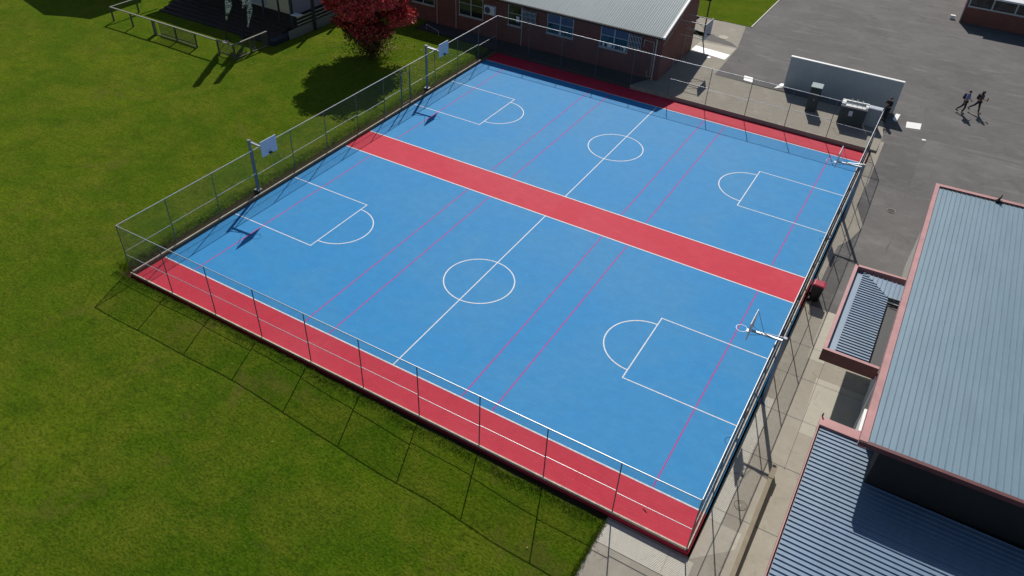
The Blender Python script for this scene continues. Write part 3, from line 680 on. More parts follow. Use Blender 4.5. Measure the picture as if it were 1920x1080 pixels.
def window(x0, x1, z0_, z1_, sash=.38, items=0, n=2):
    yf = ysw - .035; fr = MB(); t = .055
    fr.box(x0 - t, x0, yf, ysw + .02, z0_ - t, z1_ + t).box(x1, x1 + t, yf, ysw + .02, z0_ - t, z1_ + t)
    fr.box(x0, x1, yf, ysw + .02, z0_ - t, z0_).box(x0, x1, yf, ysw + .02, z1_, z1_ + t)
    zsm = z1_ - (z1_ - z0_) * sash
    for i in range(1, n): xm = x0 + (x1 - x0) * i / n; fr.box(xm - .04, xm + .04, yf, ysw + .02, z0_, z1_)
    for i in range(n): fr.box(x0 + (x1 - x0) * i / n + .04 * (i > 0), x0 + (x1 - x0) * (i + 1) / n - .04 * (i < n - 1), yf + .006, ysw + .015, zsm - .025, zsm + .025)
    f = part(fr, 'window', M['frame'], bk)
    o = bk.location
    def sub(mb, nm, mat): mb.v = [(a - o.x, b_ - o.y, c - o.z) for a, b_, c in mb.v]; return local(mb, nm, mat, f)
    for i in range(n):
        xa, xb = x0 + (x1 - x0) * i / n + .04 * (i > 0), x0 + (x1 - x0) * (i + 1) / n - .04 * (i < n - 1)
        sub(MB().poly([(xa, ysw - .008, z0_), (xb, ysw - .008, z0_), (xb, ysw - .008, zsm - .025), (xa, ysw - .008, zsm - .025)]), 'pane', M['glass'])
        sub(MB().poly([(xa, ysw - .009, zsm + .025), (xb, ysw - .009, zsm + .025), (xb, ysw - .009, z1_), (xa, ysw - .009, z1_)]), 'pane', M['blind'] if items else M['glass'])  # upper panes are filled blue in the windows with display items
    sub(MB().box(x0 - .1, x1 + .1, ysw - .09, ysw - .036, z0_ - .13, z0_ - .056), 'sill', M['frame'])
    rr = random.Random(int(x0 * 10))
    if items:
        it = MB()
        for _ in range(items):
            xx = rr.uniform(x0 + .1, x1 - .35); ww = rr.uniform(.08, .28); hh = rr.uniform(.08, .38); it.box(xx, xx + ww, ysw - .014, ysw - .0125, z0_ + .02, z0_ + .02 + hh)
        sub(it, 'display', M['paper'])
window(-9.6, -7.45, 1.75, 3.2)
window(-4.84, -2.62, 1.62, 3.15)
window(-.14, 1.02, 1.80, 3.36, .42, 0, 1)
part(MB().box(.55, .85, ysw - .013, ysw - .0105, 2.1, 2.55), 'notice', M['paper'], bk)
window(3.42, 5.62, 1.92, 3.36, .45, 1)
window(8.05, 10.25, 1.90, 3.40, .42, 7)
for x in (1.12, -5.2, -7.12): part(MB().tube((x, ysw - .05, .3), (x, ysw - .05, zs - .2), .04, n=8), 'downpipe', M['pipe'], bk)
part(MB().tube((12.55, ysw - .07, .3), (12.55, ysw - .07, 3.4), .055, n=10).tube((12.55, ysw - .07, 3.4), (12.45, ye - .02, 3.56), .055, n=10), 'downpipe', M['pipe'], bk)
part(MB().path([(11.55, ysw - .04, 2.6), (11.55, ysw - .04, 3.15), (12.35, ysw - .04, 3.1), (12.38, ysw - .04, .45), (12.1, ysw - .05, .45), (12.1, ysw - .05, .9)], .028), 'pipe', M['pipe'], bk)
part(MB().path([(XB + .03, 37.25, 3.05), (XB + .03, 38.9, 3.55), (XB + .03, 40.6, 4.2), (XB + .03, 40.8, 4.95)], .03), 'pipe', M['pipe'], bk)
part(MB().path([(XB + .03, 44.4, .3), (XB + .03, 44.4, 4.4)], .03), 'pipe', M['pipe'], bk)
part(MB().path([(XB + .03, 42.3, .3), (XB + .03, 42.3, 2.6)], .02), 'pipe', M['pipe'], bk)
def cage(x0, x1, z0_, z1_):
    mb = MB(); yf = ysw - .34; n = int((x1 - x0) / .11)
    for i in range(n + 1):
        x = x0 + (x1 - x0) * i / n; mb.path([(x, ysw - .01, z1_), (x, yf + .05, z1_), (x, yf, z1_ - .06), (x, yf, z0_ + .06), (x, yf + .05, z0_), (x, ysw - .01, z0_)], .014, 5)
    for z in (z0_ + .1, (z0_ + z1_) / 2, z1_ - .1): mb.tube((x0, yf, z), (x1, yf, z), .012, n=5)
    c = part(mb, 'heater_cage', M['cage'], bk); o = bk.location
    h = MB().box(x0 + .12, x1 - .12, yf + .06, ysw - .02, z0_ + .1, z1_ - .12); h.v = [(a - o.x, b_ - o.y, q - o.z) for a, b_, q in h.v]; local(h, 'heater', M['dark'], c)
cage(1.22, 2.5, 2.35, 3.30); cage(10.45, 11.42, 2.40, 3.42)
acx0, acx1, acz0, acz1 = -2.25, -1.28, 2.28, 2.98
ac = part(MB().box(acx0, acx1, ysw - .42, ysw - .08, acz0, acz1), 'air_conditioner', M['ac'], bk, bevel=.02)
o = bk.location
def acsub(mb, n, m): mb.v = [(a - o.x, b_ - o.y, q - o.z) for a, b_, q in mb.v]; local(mb, n, m, ac)
fan = MB(); k = 26
for i in range(5):
    r = .06 + .05 * i; pts = [(acx0 + .34 + r * math.cos(2 * math.pi * j / k), ysw - .425, acz0 + .35 + r * math.sin(2 * math.pi * j / k)) for j in range(k + 1)]; fan.path(pts, .008, 4)
acsub(fan, 'fan_grille', M['steel'])
dsc = MB().poly([(acx0 + .34 + .27 * math.cos(2 * math.pi * j / k), ysw - .4225, acz0 + .35 + .27 * math.sin(2 * math.pi * j / k)) for j in range(k)]); acsub(dsc, 'fan', M['dark'])
for x in (acx0 + .1, acx1 - .16): acsub(MB().box(x, x + .05, ysw - .40, ysw, acz0 - .06, acz0 - .005), 'bracket', M['steel'])
# verandah post at the north end of the gable
part(MB().tube((XB - .05, 47.75, .28), (XB - .05, 47.75, 3.45), .055, n=8), 'verandah_post', M['dark'], bk)
part(MB().box(XW, XB + .02, 47.85, 47.95, zn - .25, zn - .1), 'verandah_beam', M['timber_dark'], bk)
# low white rail in the shadow left of the fence
rl = thing('low_rail', 'thin low white rail in the shade in front of the brick building', 'rail', (-7.1, 35.5, .3))
local(MB().tube((0, 0, .42), (1.75, -.75, .42), .02), 'top_bar', M['fence_rail'], rl)
for x, y in ((0, 0), (1.75, -.75)): local(MB().tube((x, y, -.1), (x, y, .44), .025), 'post', M['fence_rail'], rl)

# hoop bolted to the gable
wh = thing('basketball_hoop', 'wall mounted basketball hoop with big backboard on arms from the brick gable', 'hoop', (13.0, 41.3, .28))
bx, b0, b1, bz0, bz1 = 15.0, 40.45, 42.2, 2.78, 4.04
for y in (b0 + .12, b1 - .12):
    for z in (bz0 + .1, bz1 - .08): part(MB().bar((13.03, y, z), (bx - .02, y, z), .05, .05), 'arm', M['pipe'], wh)
    part(MB().tube((13.05, y, bz1 - .1), (bx - .03, y, bz0 + .12), .018, n=6), 'brace', M['steel'], wh)
part(MB().box(bx - .02, bx + .02, b0, b1, bz0, bz1), 'backboard', M['board_grey'], wh, bevel=.01)
part(MB().box(bx - .05, bx - .021, b0 - .01, b0 + .03, bz0, bz1).box(bx - .05, bx - .021, b1 - .03, b1 + .01, bz0, bz1), 'board_frame', M['dark'], wh)
part(MB().torus((bx + .40, (b0 + b1) / 2, 3.05), .225, .012).bar((bx + .02, (b0 + b1) / 2, 3.05), (bx + .18, (b0 + b1) / 2, 3.05), .18, .06), 'rim', M['dark'], wh)
bl = MB()
yc_ = (b0 + b1) / 2
for (p, q) in (((yc_ - .3, 3.12), (yc_ + .3, 3.12)), ((yc_ - .3, 3.57), (yc_ + .3, 3.57))): bl.bar((bx + .022, p[0], p[1]), (bx + .022, q[0], q[1]), .003, .04)
for y in (yc_ - .3, yc_ + .3): bl.bar((bx + .022, y, 3.14), (bx + .022, y, 3.55), .04, .003)
part(bl, 'target_square', M['steel'], wh)

# ------------------------------------------------------------------ yard furniture
gw = thing('grey_wall', 'freestanding grey rendered wall with thin white cap on the yard', 'wall', (25.4, 41.9, .28))
local(MB().box(-4.0, 3.96, 0, .2, -.2, 2.34), 'wall_body', M['wallgrey'], gw)
local(MB().box(-4.02, 3.98, -.02, .22, 2.342, 2.40), 'cap', M['white_paint'], gw)
cb = thing('tall_cabinet', 'tall narrow dark green cabinet with pale top by the grey wall', 'cabinet', (24.12, 39.1, .281), rz=R(4))
local(MB().box(-.36, .36, -.42, .42, 0, 1.78), 'body', M['cab_dark'], cb, bevel=.015)
local(MB().box(-.39, .39, -.45, .45, 1.782, 1.84), 'top', M['cab_green'], cb, bevel=.012)  # sunlit green on the top, shaded green on the body, both set by colour
local(MB().box(-.33, -.005, -.435, -.421, .12, 1.7).box(.005, .33, -.435, -.421, .12, 1.7), 'door', M['cab_dark'], cb)
local(MB().box(.03, .06, -.455, -.436, .85, 1.0), 'handle', M['stainless'], cb)
fo = thing('drinking_trough', 'dark green drinking trough with stainless steel top by the grey wall', 'drinking trough', (26.98, 38.35, .281), rz=R(4))
local(MB().box(-.85, .85, -.36, .36, 0, 1.30), 'body', M['cab_dark'], fo, bevel=.02)
tr = MB().box(-.88, .88, -.40, -.30, 1.302, 1.42).box(-.88, .88, .30, .46, 1.302, 1.52).box(-.88, -.62, -.298, .298, 1.302, 1.50).box(.70, .88, -.298, .298, 1.302, 1.48).box(-.618, .698, -.298, .298, 1.302, 1.36)
local(tr, 'basin', M['stainless'], fo, bevel=.01)
for x in (-.3, .05, .4): local(MB().path([(x, .33, 1.5), (x, .33, 1.68), (x, .2, 1.68), (x, .18, 1.62)], .014, 6), 'tap', M['stainless'], fo)
local(MB().box(-.26, .0, -.372, -.361, .72, 1.08), 'sign_plate', M['board'], fo)
pn = thing('blue_grey_panel', 'plain blue grey cabinet standing right of the drinking trough', 'cabinet', (28.27, 38.95, .281), rz=R(1))
local(MB().box(-.45, .45, -.22, .22, 0, 1.32), 'body', M['panel'], pn, bevel=.015)
local(MB().box(-.47, .47, -.24, .24, 1.322, 1.35), 'lid', M['panel'], pn)
local(MB().box(.36, .39, -.232, -.2212, .6, .8), 'latch', M['steel'], pn)

# building at the top right
tb = thing('brick_building', 'dark brick building with a strip of windows and white roof edge at the yard edge', 'building', (38, 68, .28))
part(MB().box(31.4, 60, 66.4, 76, .1, 1.75).box(31.4, 60, 66.5, 76, 1.752, 3.0), 'wall', [M['brick_x']], tb)
wf = MB().box(31.6, 60, 66.31, 66.39, 1.72, 1.86)
x = 31.6
while x < 58: wf.box(x, x + .13, 66.32, 66.45, 1.862, 2.85); x += 1.9
sw = part(wf, 'window', M['frame'], tb); o = tb.location; x = 31.73; pm = MB()
while x < 58: pm.poly([(x, 66.45, 1.86), (x + 1.77, 66.45, 1.86), (x + 1.77, 66.45, 2.85), (x, 66.45, 2.85)]); x += 1.9
pm.v = [(a - o.x, b_ - o.y, q - o.z) for a, b_, q in pm.v]; local(pm, 'pane', M['glass'], sw)
part(MB().poly([(32.6, 65.9, 2.95), (60, 65.9, 2.95), (60, 77, 4.6), (32.6, 77, 4.6)]).poly([(32.6, 65.9, 2.85), (32.6, 77, 4.5), (60, 77, 4.5), (60, 65.9, 2.85)]).box(32.6, 60, 65.85, 65.898, 2.83, 2.97), 'roof', M['roof_white'], tb)
part(MB().tube((31.45, 66.33, .28), (31.45, 66.33, 2.9), .06, n=8), 'downpipe', M['steel'], tb)
bxx = thing('white_box', 'small white box on the yard beside the dark brick building', 'box', (30.75, 66.9, .28))
local(MB().box(-.2, .2, -.15, .15, 0, .3), 'body', M['white_paint'], bxx, bevel=.02)
local(MB().box(-.21, .21, -.16, .16, .302, .33), 'lid', M['white_paint'], bxx)

# ------------------------------------------------------------------ tree
def tree(loc):
    t = thing('autumn_tree', 'autumn tree with dense red crown on the lawn by the brick building', 'tree', loc); r = random.Random(11)
    tk = MB(); tips = []
    def limb(p, d, L_, r0, lvl):
        n = 4; q = Vector(p); dd = Vector(d).normalized()
        for i in range(n):
            e = q + dd * L_ / n; ra = r0 * (1 - .16 * i); rb = r0 * (1 - .16 * (i + 1)); tk.tube(q, e, ra, rb, 8 if lvl < 2 else 5, cap=False)
            q = e; dd = (dd + Vector((r.gauss(0, .10), r.gauss(0, .10), r.gauss(.03, .05)))).normalized()
            if lvl >= 2: tips.append(q.copy())
        if lvl < 3:
            for k in range(4 if lvl else 8):
                a = 2 * math.pi * k / (4 if lvl else 8) + r.uniform(-.4, .4); sp = r.uniform(.45, 1.0)
                nd = (dd * .75 + Vector((math.cos(a) * sp, math.sin(a) * sp, r.uniform(.05, .5)))).normalized()
                limb(q - dd * r.uniform(0, L_ * .35), nd, L_ * r.uniform(.62, .85), r0 * .42, lvl + 1)
    limb((0, 0, -.15), (.02, 0, 1), 2.3, .24, 0)
    local(tk, 'trunk', M['bark'], t, smooth=True)
    red, ol = MB(), MB(); c = Vector((0, 0, 4.7)); clumps = []
    for _ in range(175):
        while True:
            p = Vector((r.uniform(-1, 1), r.uniform(-1, 1), r.uniform(-1, 1)))
            if .25 < p.length < 1: break
        q = Vector((p.x * 3.2, p.y * 3.2, p.z * 3.25 + c.z))
        taper = 1 - .35 * max(0, (2.6 - q.z)) / 2.6; q.x *= taper; q.y *= taper
        if q.z < 1.2: continue
        clumps.append((q, r.uniform(.55, 1.0)))
    def leaf(mb, p, s):
        n = (Vector((r.gauss(0, 1), r.gauss(0, 1), r.gauss(.3, 1))) * .75 + (Vector(p) - c).normalized()).normalized(); u = n.orthogonal().normalized(); v = n.cross(u); a = r.uniform(0, 6.28)
        u, v = u * math.cos(a) + v * math.sin(a), v * math.cos(a) - u * math.sin(a)
        mb.poly([p - u * s, p + v * s * .55, p + u * s, p - v * s * .55])
    for q, cr in clumps:
        for _ in range(int(360 * cr)):
            d = Vector((r.gauss(0, 1), r.gauss(0, 1), r.gauss(0, 1))).normalized() * cr * (r.random() ** .45)
            p = q + Vector((d.x, d.y, d.z * .8))
            if p.z < .9 + .4 * r.random(): continue
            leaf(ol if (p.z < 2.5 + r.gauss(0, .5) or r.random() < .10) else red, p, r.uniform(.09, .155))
    for p in tips:
        if p.z > 1.5:
            for _ in range(3): leaf(red, p + Vector((r.gauss(0, .15), r.gauss(0, .15), r.gauss(0, .15))), .09)
    # a few low shoots round the foot of the trunk
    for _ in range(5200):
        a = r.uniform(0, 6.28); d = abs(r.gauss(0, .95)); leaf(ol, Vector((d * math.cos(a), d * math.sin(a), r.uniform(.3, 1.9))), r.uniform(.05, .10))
    cr = local(red, 'crown', M['leaf_red'], t); local(ol, 'lower_foliage', M['leaf_olive'], t)
tree((-7.15, 28.35, .33))
fl = MB(); rr = random.Random(5)
for _ in range(420):
    x, y = -7.1 + rr.gauss(1.2, 3.2), 28.3 + rr.gauss(.6, 2.9)
    if x > -.7: continue
    z, _d = lawn_z(x, y); a = rr.uniform(0, 6.28); s = rr.uniform(.025, .055)
    fl.poly([(x + s * math.cos(a + k), y + s * math.sin(a + k) * .8, z + .03 + rr.uniform(0, .02)) for k in (0, 1.57, 3.14, 4.71)])
for _ in range(70):
    x, y = rr.uniform(-45, 24), rr.uniform(-8, 26)
    if x > -.8 and y > -.3: continue
    z, _d = lawn_z(x, y); a = rr.uniform(0, 6.28); s = rr.uniform(.02, .045)
    fl.poly([(x + s * math.cos(a + k), y + s * math.sin(a + k), z + .04) for k in (0, 1.57, 3.14, 4.71)])
tag(fl.build('fallen_leaves', M['fallen']), kind='stuff')

# ------------------------------------------------------------------ pavilion, rail, flags
G = .34
pv = thing('pavilion', 'timber pavilion with deck, wide steps and cream wall behind the flags', 'building', (-22, 29, G))
part(MB().box(-29, -14.4, 28.0, 36, .9, 1.0), 'deck', M['timber_dark'], pv)
for i in range(5): part(MB().box(-27.6, -15.1, 25.4 + i * .52, 25.9 + i * .52, G - .1, G + .11 * (i + 1)), 'step', M['timber_dark'], pv)
part(MB().box(-29, -14.45, 28.02, 28.1, G - .1, .895), 'skirt', M['timber_dark'], pv)
sk = MB()
for i in range(6): sk.box(-14.42, -14.36 + .012 * (i % 2), 27.0, 36, G - .05 + i * .125, G + .07 + i * .125)
part(sk, 'skirt', M['skirt'], pv)
part(MB().extrude([(-15.1, 25.35), (-14.45, 25.35), (-14.45, 27.98), (-15.1, 27.98)], G - .1, G + .35), 'stair_side', M['navy'], pv)
part(MB().box(-28.5, -16.75, 30.0, 30.15, 1.0, 3.9), 'wall', M['pav_wall'], pv)
part(MB().box(-21.8, -19.6, 29.96, 29.995, 1.2, 3.4), 'door', M['pav_grey'], pv)
part(MB().box(-18.6, -17.5, 29.97, 29.995, 2.3, 3.3), 'window', M['glass'], pv)
part(MB().box(-16.745, -16.6, 30.0, 37, 1.0, 3.9), 'wall', M['pav_grey'], pv)
for x in (-26, -22, -19.9, -18.2, -16.5): part(MB().box(x - .06, x + .06, 28.25, 28.37, 1.0, 3.75), 'post', M['navy'], pv)
part(MB().box(-15.1, -14.9, 28.1, 28.3, G, 3.75), 'post', M['navy'], pv)
part(MB().box(-14.34, -14.14, 29.75, 29.95, G - .1, 3.7), 'post', M['navy'], pv)
part(MB().box(-14.34, -14.14, 33.3, 33.5, G - .1, 3.7), 'post', M['navy'], pv)
part(MB().box(-15.0, -14.2, 28.05, 28.6, 1.9, 1.98), 'ledge', M['board'], pv)
for z, w_ in ((1.22, .05), (1.50, .05), (1.78, .06)): part(MB().box(-14.40, -14.35, 28.05, 35.5, z, z + w_), 'deck_rail', M['fence_rail'], pv)
part(MB().extrude([(-29.2, 27.9), (-14.9, 27.9), (-14.9, 38), (-29.2, 38)], 3.78, 3.95), 'roof', M['roof_grey'], pv)
# unseen hexagonal shelter to the left, roof outlined to throw its shadow on the lawn
sh = thing('hexagonal_shelter', 'hexagonal shelter roof beyond the lawn rail casting a wide shadow', 'shelter', (-36.3, 29.4, G))
hexa = [(-40.4, 25.1), (-36.0, 24.0), (-32.2, 25.5), (-32.2, 30.5), (-36.0, 33.5), (-40.4, 32.0)]
rfm = MB(); ap_ = (-36.3, 28.8, 6.2)
for a, b_ in zip(hexa, hexa[1:] + hexa[:1]): rfm.poly([(*a, 4.55), (*b_, 4.55), ap_])
rfm.poly([(*p, 4.5) for p in reversed(hexa)]); part(rfm, 'roof', M['roof_grey'], sh)
for x, y in hexa: part(MB().tube((x + (-36.3 - x) * .12, y + (28.8 - y) * .12, G - .1), (x + (-36.3 - x) * .12, y + (28.8 - y) * .12, 4.5), .07), 'post', M['navy'], sh)

rail = thing('timber_railing', 'weathered timber railing with slatted panels round the pavilion lawn', 'railing', (-21.8, 21.75, G))
X0, X1, Y0 = -28.65, -14.95, 21.75; ZT = G + 1.12
part(MB().bar((X0 - .05, Y0, ZT), (X1 + .05, Y0, ZT), .13, .06), 'top_rail', M['timber_pale'], rail)
part(MB().bar((X0, Y0 + .07, ZT), (X0, 27.0, ZT), .13, .06), 'top_rail', M['timber_pale'], rail)
part(MB().bar((X1, Y0 + .07, ZT), (X1, 25.3, ZT), .13, .06), 'top_rail', M['timber_pale'], rail)
for x, y in [(X0, Y0), (-26.3, Y0), (-23.75, Y0), (-21.2, Y0), (-19.02, Y0), (-16.6, Y0), (X1, Y0), (X0 + .0, 24.2), (X1, 23.4), (X1, 25.1)]:
    part(MB().box(x - .05, x + .05, y - .05, y + .05, G - .1, ZT - .031), 'post', M['timber'], rail)
part(MB().box(-23.69, -23.45, Y0 - .02, Y0 + .02, G + .06, ZT - .031), 'wide_board', M['timber_pale'], rail)
def slats(a, b_, along_y=False):
    mb = MB(); p = a
    while p < b_:
        if along_y: mb.box(X1 - .012, X1 + .012, p, p + .036, G + .1, ZT - .031)
        else: mb.box(p, p + .036, Y0 - .012, Y0 + .012, G + .1, ZT - .031)
        p += .135
    if along_y: mb.box(X1 - .04, X1 - .013, a, b_, G + .18, G + .26)
    else: mb.box(a, b_, Y0 + .013, Y0 + .04, G + .18, G + .26)
    part(mb, 'slat_panel', M['timber'], rail)
slats(-23.0, -21.26); slats(-21.14, -19.08); slats(-16.55, -15.0); slats(Y0 + .1, 23.0, True); slats(23.5, 23.95, True); slats(24.6, 25.05, True)
part(MB().bar((-23.7, Y0 - .03, G + .05), (-19.0, Y0 - .03, G + .05), .05, .06), 'bottom_rail', M['timber'], rail)
part(MB().bar((X1, 21.85, G + .05), (X1, 25.0, G + .05), .05, .06), 'bottom_rail', M['timber_pale'], rail)

def banner_mat():
    m, nt, b = new_mat('banner print'); v = coords(nt)
    c = mix(nt, ramp(nt, noise(nt, v, 3.4, 3, .6, 1.8), [(.47, 0), (.50, 1)]), (.03, .035, .045), (.70, .74, .80))
    nt.links.new(c, b.inputs['Base Color']); b.inputs['Roughness'].default_value = .8; return m
M['banner'] = banner_mat()
def flag(label, bx, by, h, lean, z0, w=.62):
    t = thing('feather_flag', label, 'flag', (bx, by, G), 'feather flags by the pavilion')
    top = Vector((lean, 0, h)); P = lambda f: top * f
    local(MB().tube((0, 0, -.1), P(.5), .035, .028).tube(P(.5), P(1), .028, .014), 'pole', M['dark'], t)
    cl = MB(); n = 14; f0 = z0 / h
    for i in range(n + 1):
        f = f0 + (1 - f0) * i / n; ww = w * (min(1, (i / n) * 3.2 + .12)) * (1 - .25 * i / n); p = P(f); wob = .07 * math.sin(i * 1.3)
        cl.v += [(p.x + .03, p.y + .02, p.z), (p.x + .03 + ww * .55, p.y - .10 + wob, p.z - .1), (p.x + .03 + ww, p.y + .05 - wob, p.z - .22)]
    for i in range(n):
        for j in (0, 1): a = 3 * i + j; cl.f.append((a, a + 1, a + 4, a + 3)); cl.mi.append(0)
    c = local(cl, 'banner', M['banner'], t, smooth=True); s = c.modifiers.new('thick', 'SOLIDIFY'); s.thickness = .006
    local(MB().box(-.25, .25, -.25, .25, -.02, .03), 'base', M['dark'], t)
flag('tall black and white feather flag nearest the railing corner slats', -18.2, 23.9, 6.6, 1.5, 2.0)
flag('tall black and white feather flag on the step side of the railing', -17.15, 25.2, 6.7, 1.2, 1.2, .5)
flag('shorter feather flag standing back between the two tall ones', -17.7, 25.3, 4.6, .8, 2.6, .5)

# ------------------------------------------------------------------ people
def skinned(name, joints, edges, mat, parent, root, lvl=1):
    names = list(joints); ix = {k: i for i, k in enumerate(names)}
    me = bpy.data.meshes.new(name); me.from_pydata([joints[k][0] for k in names], [(ix[a], ix[b_]) for a, b_ in edges], [])
    me.materials.append(mat); o = bpy.data.objects.new(name, me); COL.objects.link(o); o.parent = parent
    o.modifiers.new('skin', 'SKIN').use_smooth_shade = True
    for i, k in enumerate(names):
        sv = me.skin_vertices[0].data[i]; r = joints[k][1]; sv.radius = r if isinstance(r, tuple) else (r, r); sv.use_root = (k == root)
    s = o.modifiers.new('sub', 'SUBSURF'); s.levels = lvl; s.render_levels = lvl
    return o
def person(label, loc, rz, hgt, leg, arm, shirt, trouser, pack=None, hold=None, hair_long=False):
    """leg = ((hip pitch, knee bend) left, right); arm = ((shoulder pitch, elbow bend) left, right). +y is forward"""
    t = thing('person', label, 'person', loc, rz=rz); k = hgt / 1.72; t.scale = (k, k, k)
    J = {}; E = []
    def J_(n, p, r, to=None):
        J[n] = (tuple(p), r)
        if to: E.append((to, n))
    J_('pelvis', (0, 0, .95), (.135, .10)); J_('belly', (0, .01, 1.10), (.125, .09), 'pelvis'); J_('chest', (0, .02, 1.30), (.155, .10), 'belly')
    J_('collar', (0, .015, 1.42), (.11, .07), 'chest'); J_('neck', (0, .03, 1.49), (.052, .052), 'collar'); J_('jaw', (0, .055, 1.55), (.062, .07), 'neck')
    J_('brow', (0, .05, 1.635), (.073, .088), 'jaw'); J_('crown', (0, .04, 1.70), (.05, .06), 'brow'); J_('nose', (0, .15, 1.60), (.012, .012), 'brow')
    legs = {}
    low = 1e9
    for sx, sd, (hp, kb) in ((-1, 'l', leg[0]), (1, 'r', leg[1])):
        hip = Vector((sx * .095, 0, .90)); d = Vector((0, math.sin(hp), -math.cos(hp))); kn = hip + d * .43
        d2 = Vector((0, math.sin(hp - kb), -math.cos(hp - kb))); an = kn + d2 * .42; ft = Vector((0, math.cos(hp - kb) * .8 + .1, math.sin(hp - kb) * .6)).normalized()
        legs[sd] = (hip, kn, an, an + ft * .17 + Vector((0, 0, -.03))); low = min(low, an.z - .08, legs[sd][3].z - .04)
        J_('hip' + sd, hip, .088, 'pelvis'); J_('knee' + sd, kn, .058, 'hip' + sd); J_('calf' + sd, kn + d2 * .14, .055, 'knee' + sd); J_('ankle' + sd, an, .038, 'calf' + sd); J_('toe' + sd, legs[sd][3], .032, 'ankle' + sd)
    arms = {}
    for sx, sd, (sp, eb, inn) in ((-1, 'l', arm[0]), (1, 'r', arm[1])):
        sh_ = Vector((sx * .185, .01, 1.40)); d = Vector((sx * .16, math.sin(sp), -math.cos(sp))).normalized(); el = sh_ + d * .28
        d2 = Vector((-sx * inn, math.sin(sp + eb), -math.cos(sp + eb))).normalized(); wr = el + d2 * .25; pa = wr + d2 * .07
        arms[sd] = (sh_, el, wr)
        J_('shoulder' + sd, sh_, .058, 'collar'); J_('elbow' + sd, el, .042, 'shoulder' + sd); J_('wrist' + sd, wr, .028, 'elbow' + sd); J_('palm' + sd, pa, (.030, .022), 'wrist' + sd)
        lat = d2.cross(Vector((sx, 0, 0.001))).normalized(); inw = Vector((-sx, 0, 0))
        for q, (off, ln) in enumerate(((-.03, .062), (-.01, .074), (.01, .07), (.028, .055))):
            b0_ = pa + lat * off + d2 * .03; m_ = b0_ + d2 * ln * .55 + inw * .006; e_ = m_ + d2 * ln * .45 + inw * .022
            J_(f'fa{q}{sd}', b0_, .0095, 'palm' + sd); J_(f'fb{q}{sd}', m_, .0085, f'fa{q}{sd}'); J_(f'fc{q}{sd}', e_, .007, f'fb{q}{sd}')
        th = pa - d2 * .03 + lat * .035; J_('ta' + sd, th, .011, 'palm' + sd); J_('tb' + sd, th + lat * .02 + d2 * .045 + inw * .015, .009, 'ta' + sd)
    off = Vector((0, 0, -low)) ; J = {n: ((p[0], p[1], p[2] - low), r) for n, (p, r) in J.items()}
    skinned('body', J, E, M['skin'], t, 'pelvis')
    up = lambda v: (v[0], v[1], v[2] - low)
    sj = {'pelvis': (up((0, 0, .97)), (.155, .12)), 'belly': (up((0, .01, 1.10)), (.145, .11)), 'chest': (up((0, .02, 1.30)), (.178, .122)), 'collar': (up((0, .015, 1.43)), (.12, .08))}
    se = [('pelvis', 'belly'), ('belly', 'chest'), ('chest', 'collar')]
    for sd in 'lr':
        s0, el, wr = arms[sd]; sj['s' + sd] = (up(s0), .07); sj['e' + sd] = (up(s0 + (el - s0) * .8), .058); se += [('collar', 's' + sd), ('s' + sd, 'e' + sd)]
        if shirt is M['cloth_black']: sj['w' + sd] = (up(el), .052); sj['v' + sd] = (up(el + (wr - el) * .92), .042); se += [('e' + sd, 'w' + sd), ('w' + sd, 'v' + sd)]
    skinned('shirt', sj, se, shirt, t, 'pelvis')
    tj = {'pelvis': (up((0, 0, .96)), (.15, .115))}; te = []
    for sd in 'lr':
        hip, kn, an, toe = legs[sd]; tj['h' + sd] = (up(hip), .102); tj['k' + sd] = (up(kn), .073); tj['a' + sd] = (up(kn + (an - kn) * .95), .058); te += [('pelvis', 'h' + sd), ('h' + sd, 'k' + sd), ('k' + sd, 'a' + sd)]
    skinned('trousers', tj, te, trouser, t, 'pelvis')
    for sd in 'lr':
        hip, kn, an, toe = legs[sd]; skinned('shoe', {'a': (up(an + Vector((0, -.04, -.035))), .046), 'b': (up(an + (toe - an) * .6), .047), 'c': (up(toe + (toe - an) * .25), .036)}, [('a', 'b'), ('b', 'c')], M['dark'], t, 'a')
    hr = MB().ball((0, .015, 1.655 - low), .087, .098, .078, 14, 8)
    if hair_long: hr.ball((0, -.05, 1.56 - low), .075, .05, .12, 10, 7)
    local(hr, 'hair', M['hair'], t, smooth=True)
    for sx in (-1, 1):
        local(MB().ball((sx * .03, .127, 1.625 - low), .012, .008, .008, 8, 6), 'eye', M['white_paint'], t, smooth=True)
        local(MB().ball((sx * .083, .03, 1.60 - low), .012, .024, .034, 8, 6), 'ear', M['skin'], t, smooth=True)
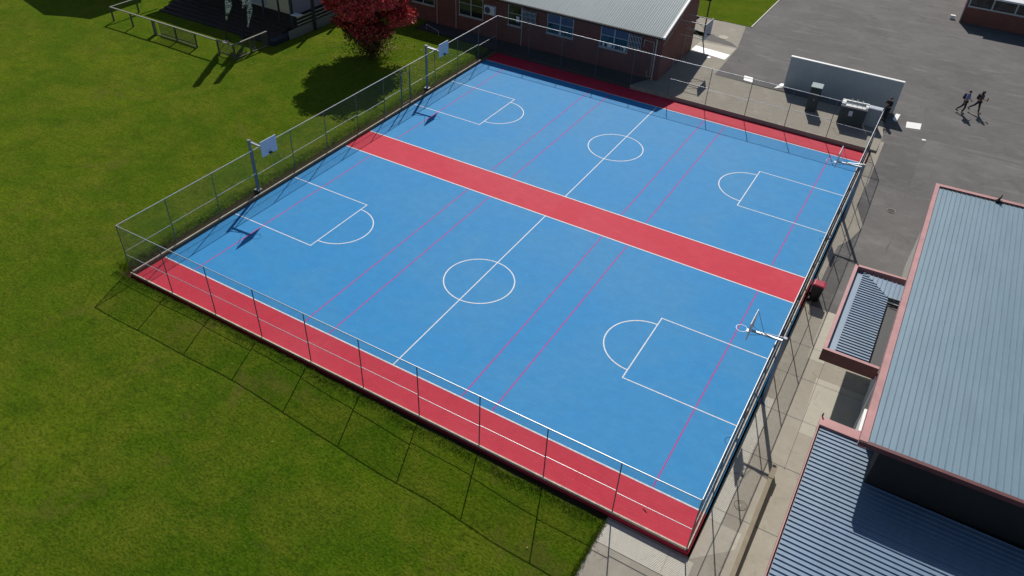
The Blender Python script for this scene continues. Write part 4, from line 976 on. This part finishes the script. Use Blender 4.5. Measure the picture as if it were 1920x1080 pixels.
    local(MB().ball((0, .128, 1.555 - low), .024, .008, .007, 8, 6), 'mouth', M['maroon'], t, smooth=True)
    if pack:
        bp = thing('backpack', pack, 'backpack', loc, rz=rz); bp.scale = (k, k, k)
        local(MB().box(-.14, .14, -.28, -.13, 1.05 - low, 1.46 - low), 'bag', M['cloth_black'], bp, bevel=.06)
        local(MB().box(-.10, .10, -.315, -.281, 1.07 - low, 1.26 - low), 'pocket', M['cloth_black'], bp, bevel=.02)
        for sx in (-1, 1): local(MB().path([(sx * .10, -.15, 1.42 - low), (sx * .115, .0, 1.51 - low), (sx * .115, .13, 1.40 - low), (sx * .12, .12, 1.20 - low), (sx * .13, -.1, 1.08 - low)], .016, 6), 'strap', M['cloth_black'], bp)
    if hold:
        wr = Vector(up(arms['r'][2])); f = thing('folder', hold, 'folder', loc, rz=rz); f.scale = (k, k, k)
        local(MB().box(wr.x - .16, wr.x + .05, wr.y + .03, wr.y + .07, wr.z - .12, wr.z + .18), 'cover', M['tan'], f, bevel=.008)
        local(MB().box(wr.x - .155, wr.x + .045, wr.y + .071, wr.y + .078, wr.z - .115, wr.z + .175), 'paper', M['tan'], f)
    return t
ya_ = zpath(45)
person('walking person in blue shirt and black trousers with a black backpack', (33.62, 45.05, ya_), R(-84), 1.72, ((R(-15), R(30)), (R(11), R(24))), ((R(22), R(25), .1), (R(-18), R(15), .1)), M['cloth_blue'], M['cloth_black'],
       'black backpack on the back of the person in the blue shirt')
person('striding person in dark plum top carrying a tan folder', (34.50, 45.72, ya_), R(-80), 1.68, ((R(-33), R(20)), (R(14), R(4))), ((R(-20), R(15), .1), (R(20), R(75), .25)), M['cloth_plum'], M['cloth_black'],
       'dark backpack on the back of the person carrying a tan folder', 'tan folder held by the striding person in the plum top', True)
person('person all in black standing at the corner of the grey wall', (28.98, 40.35, .29), R(150), 1.74, ((R(2), R(4)), (R(-3), R(3))), ((R(25), R(95), .5), (R(30), R(90), .5)), M['cloth_black'], M['cloth_black'])
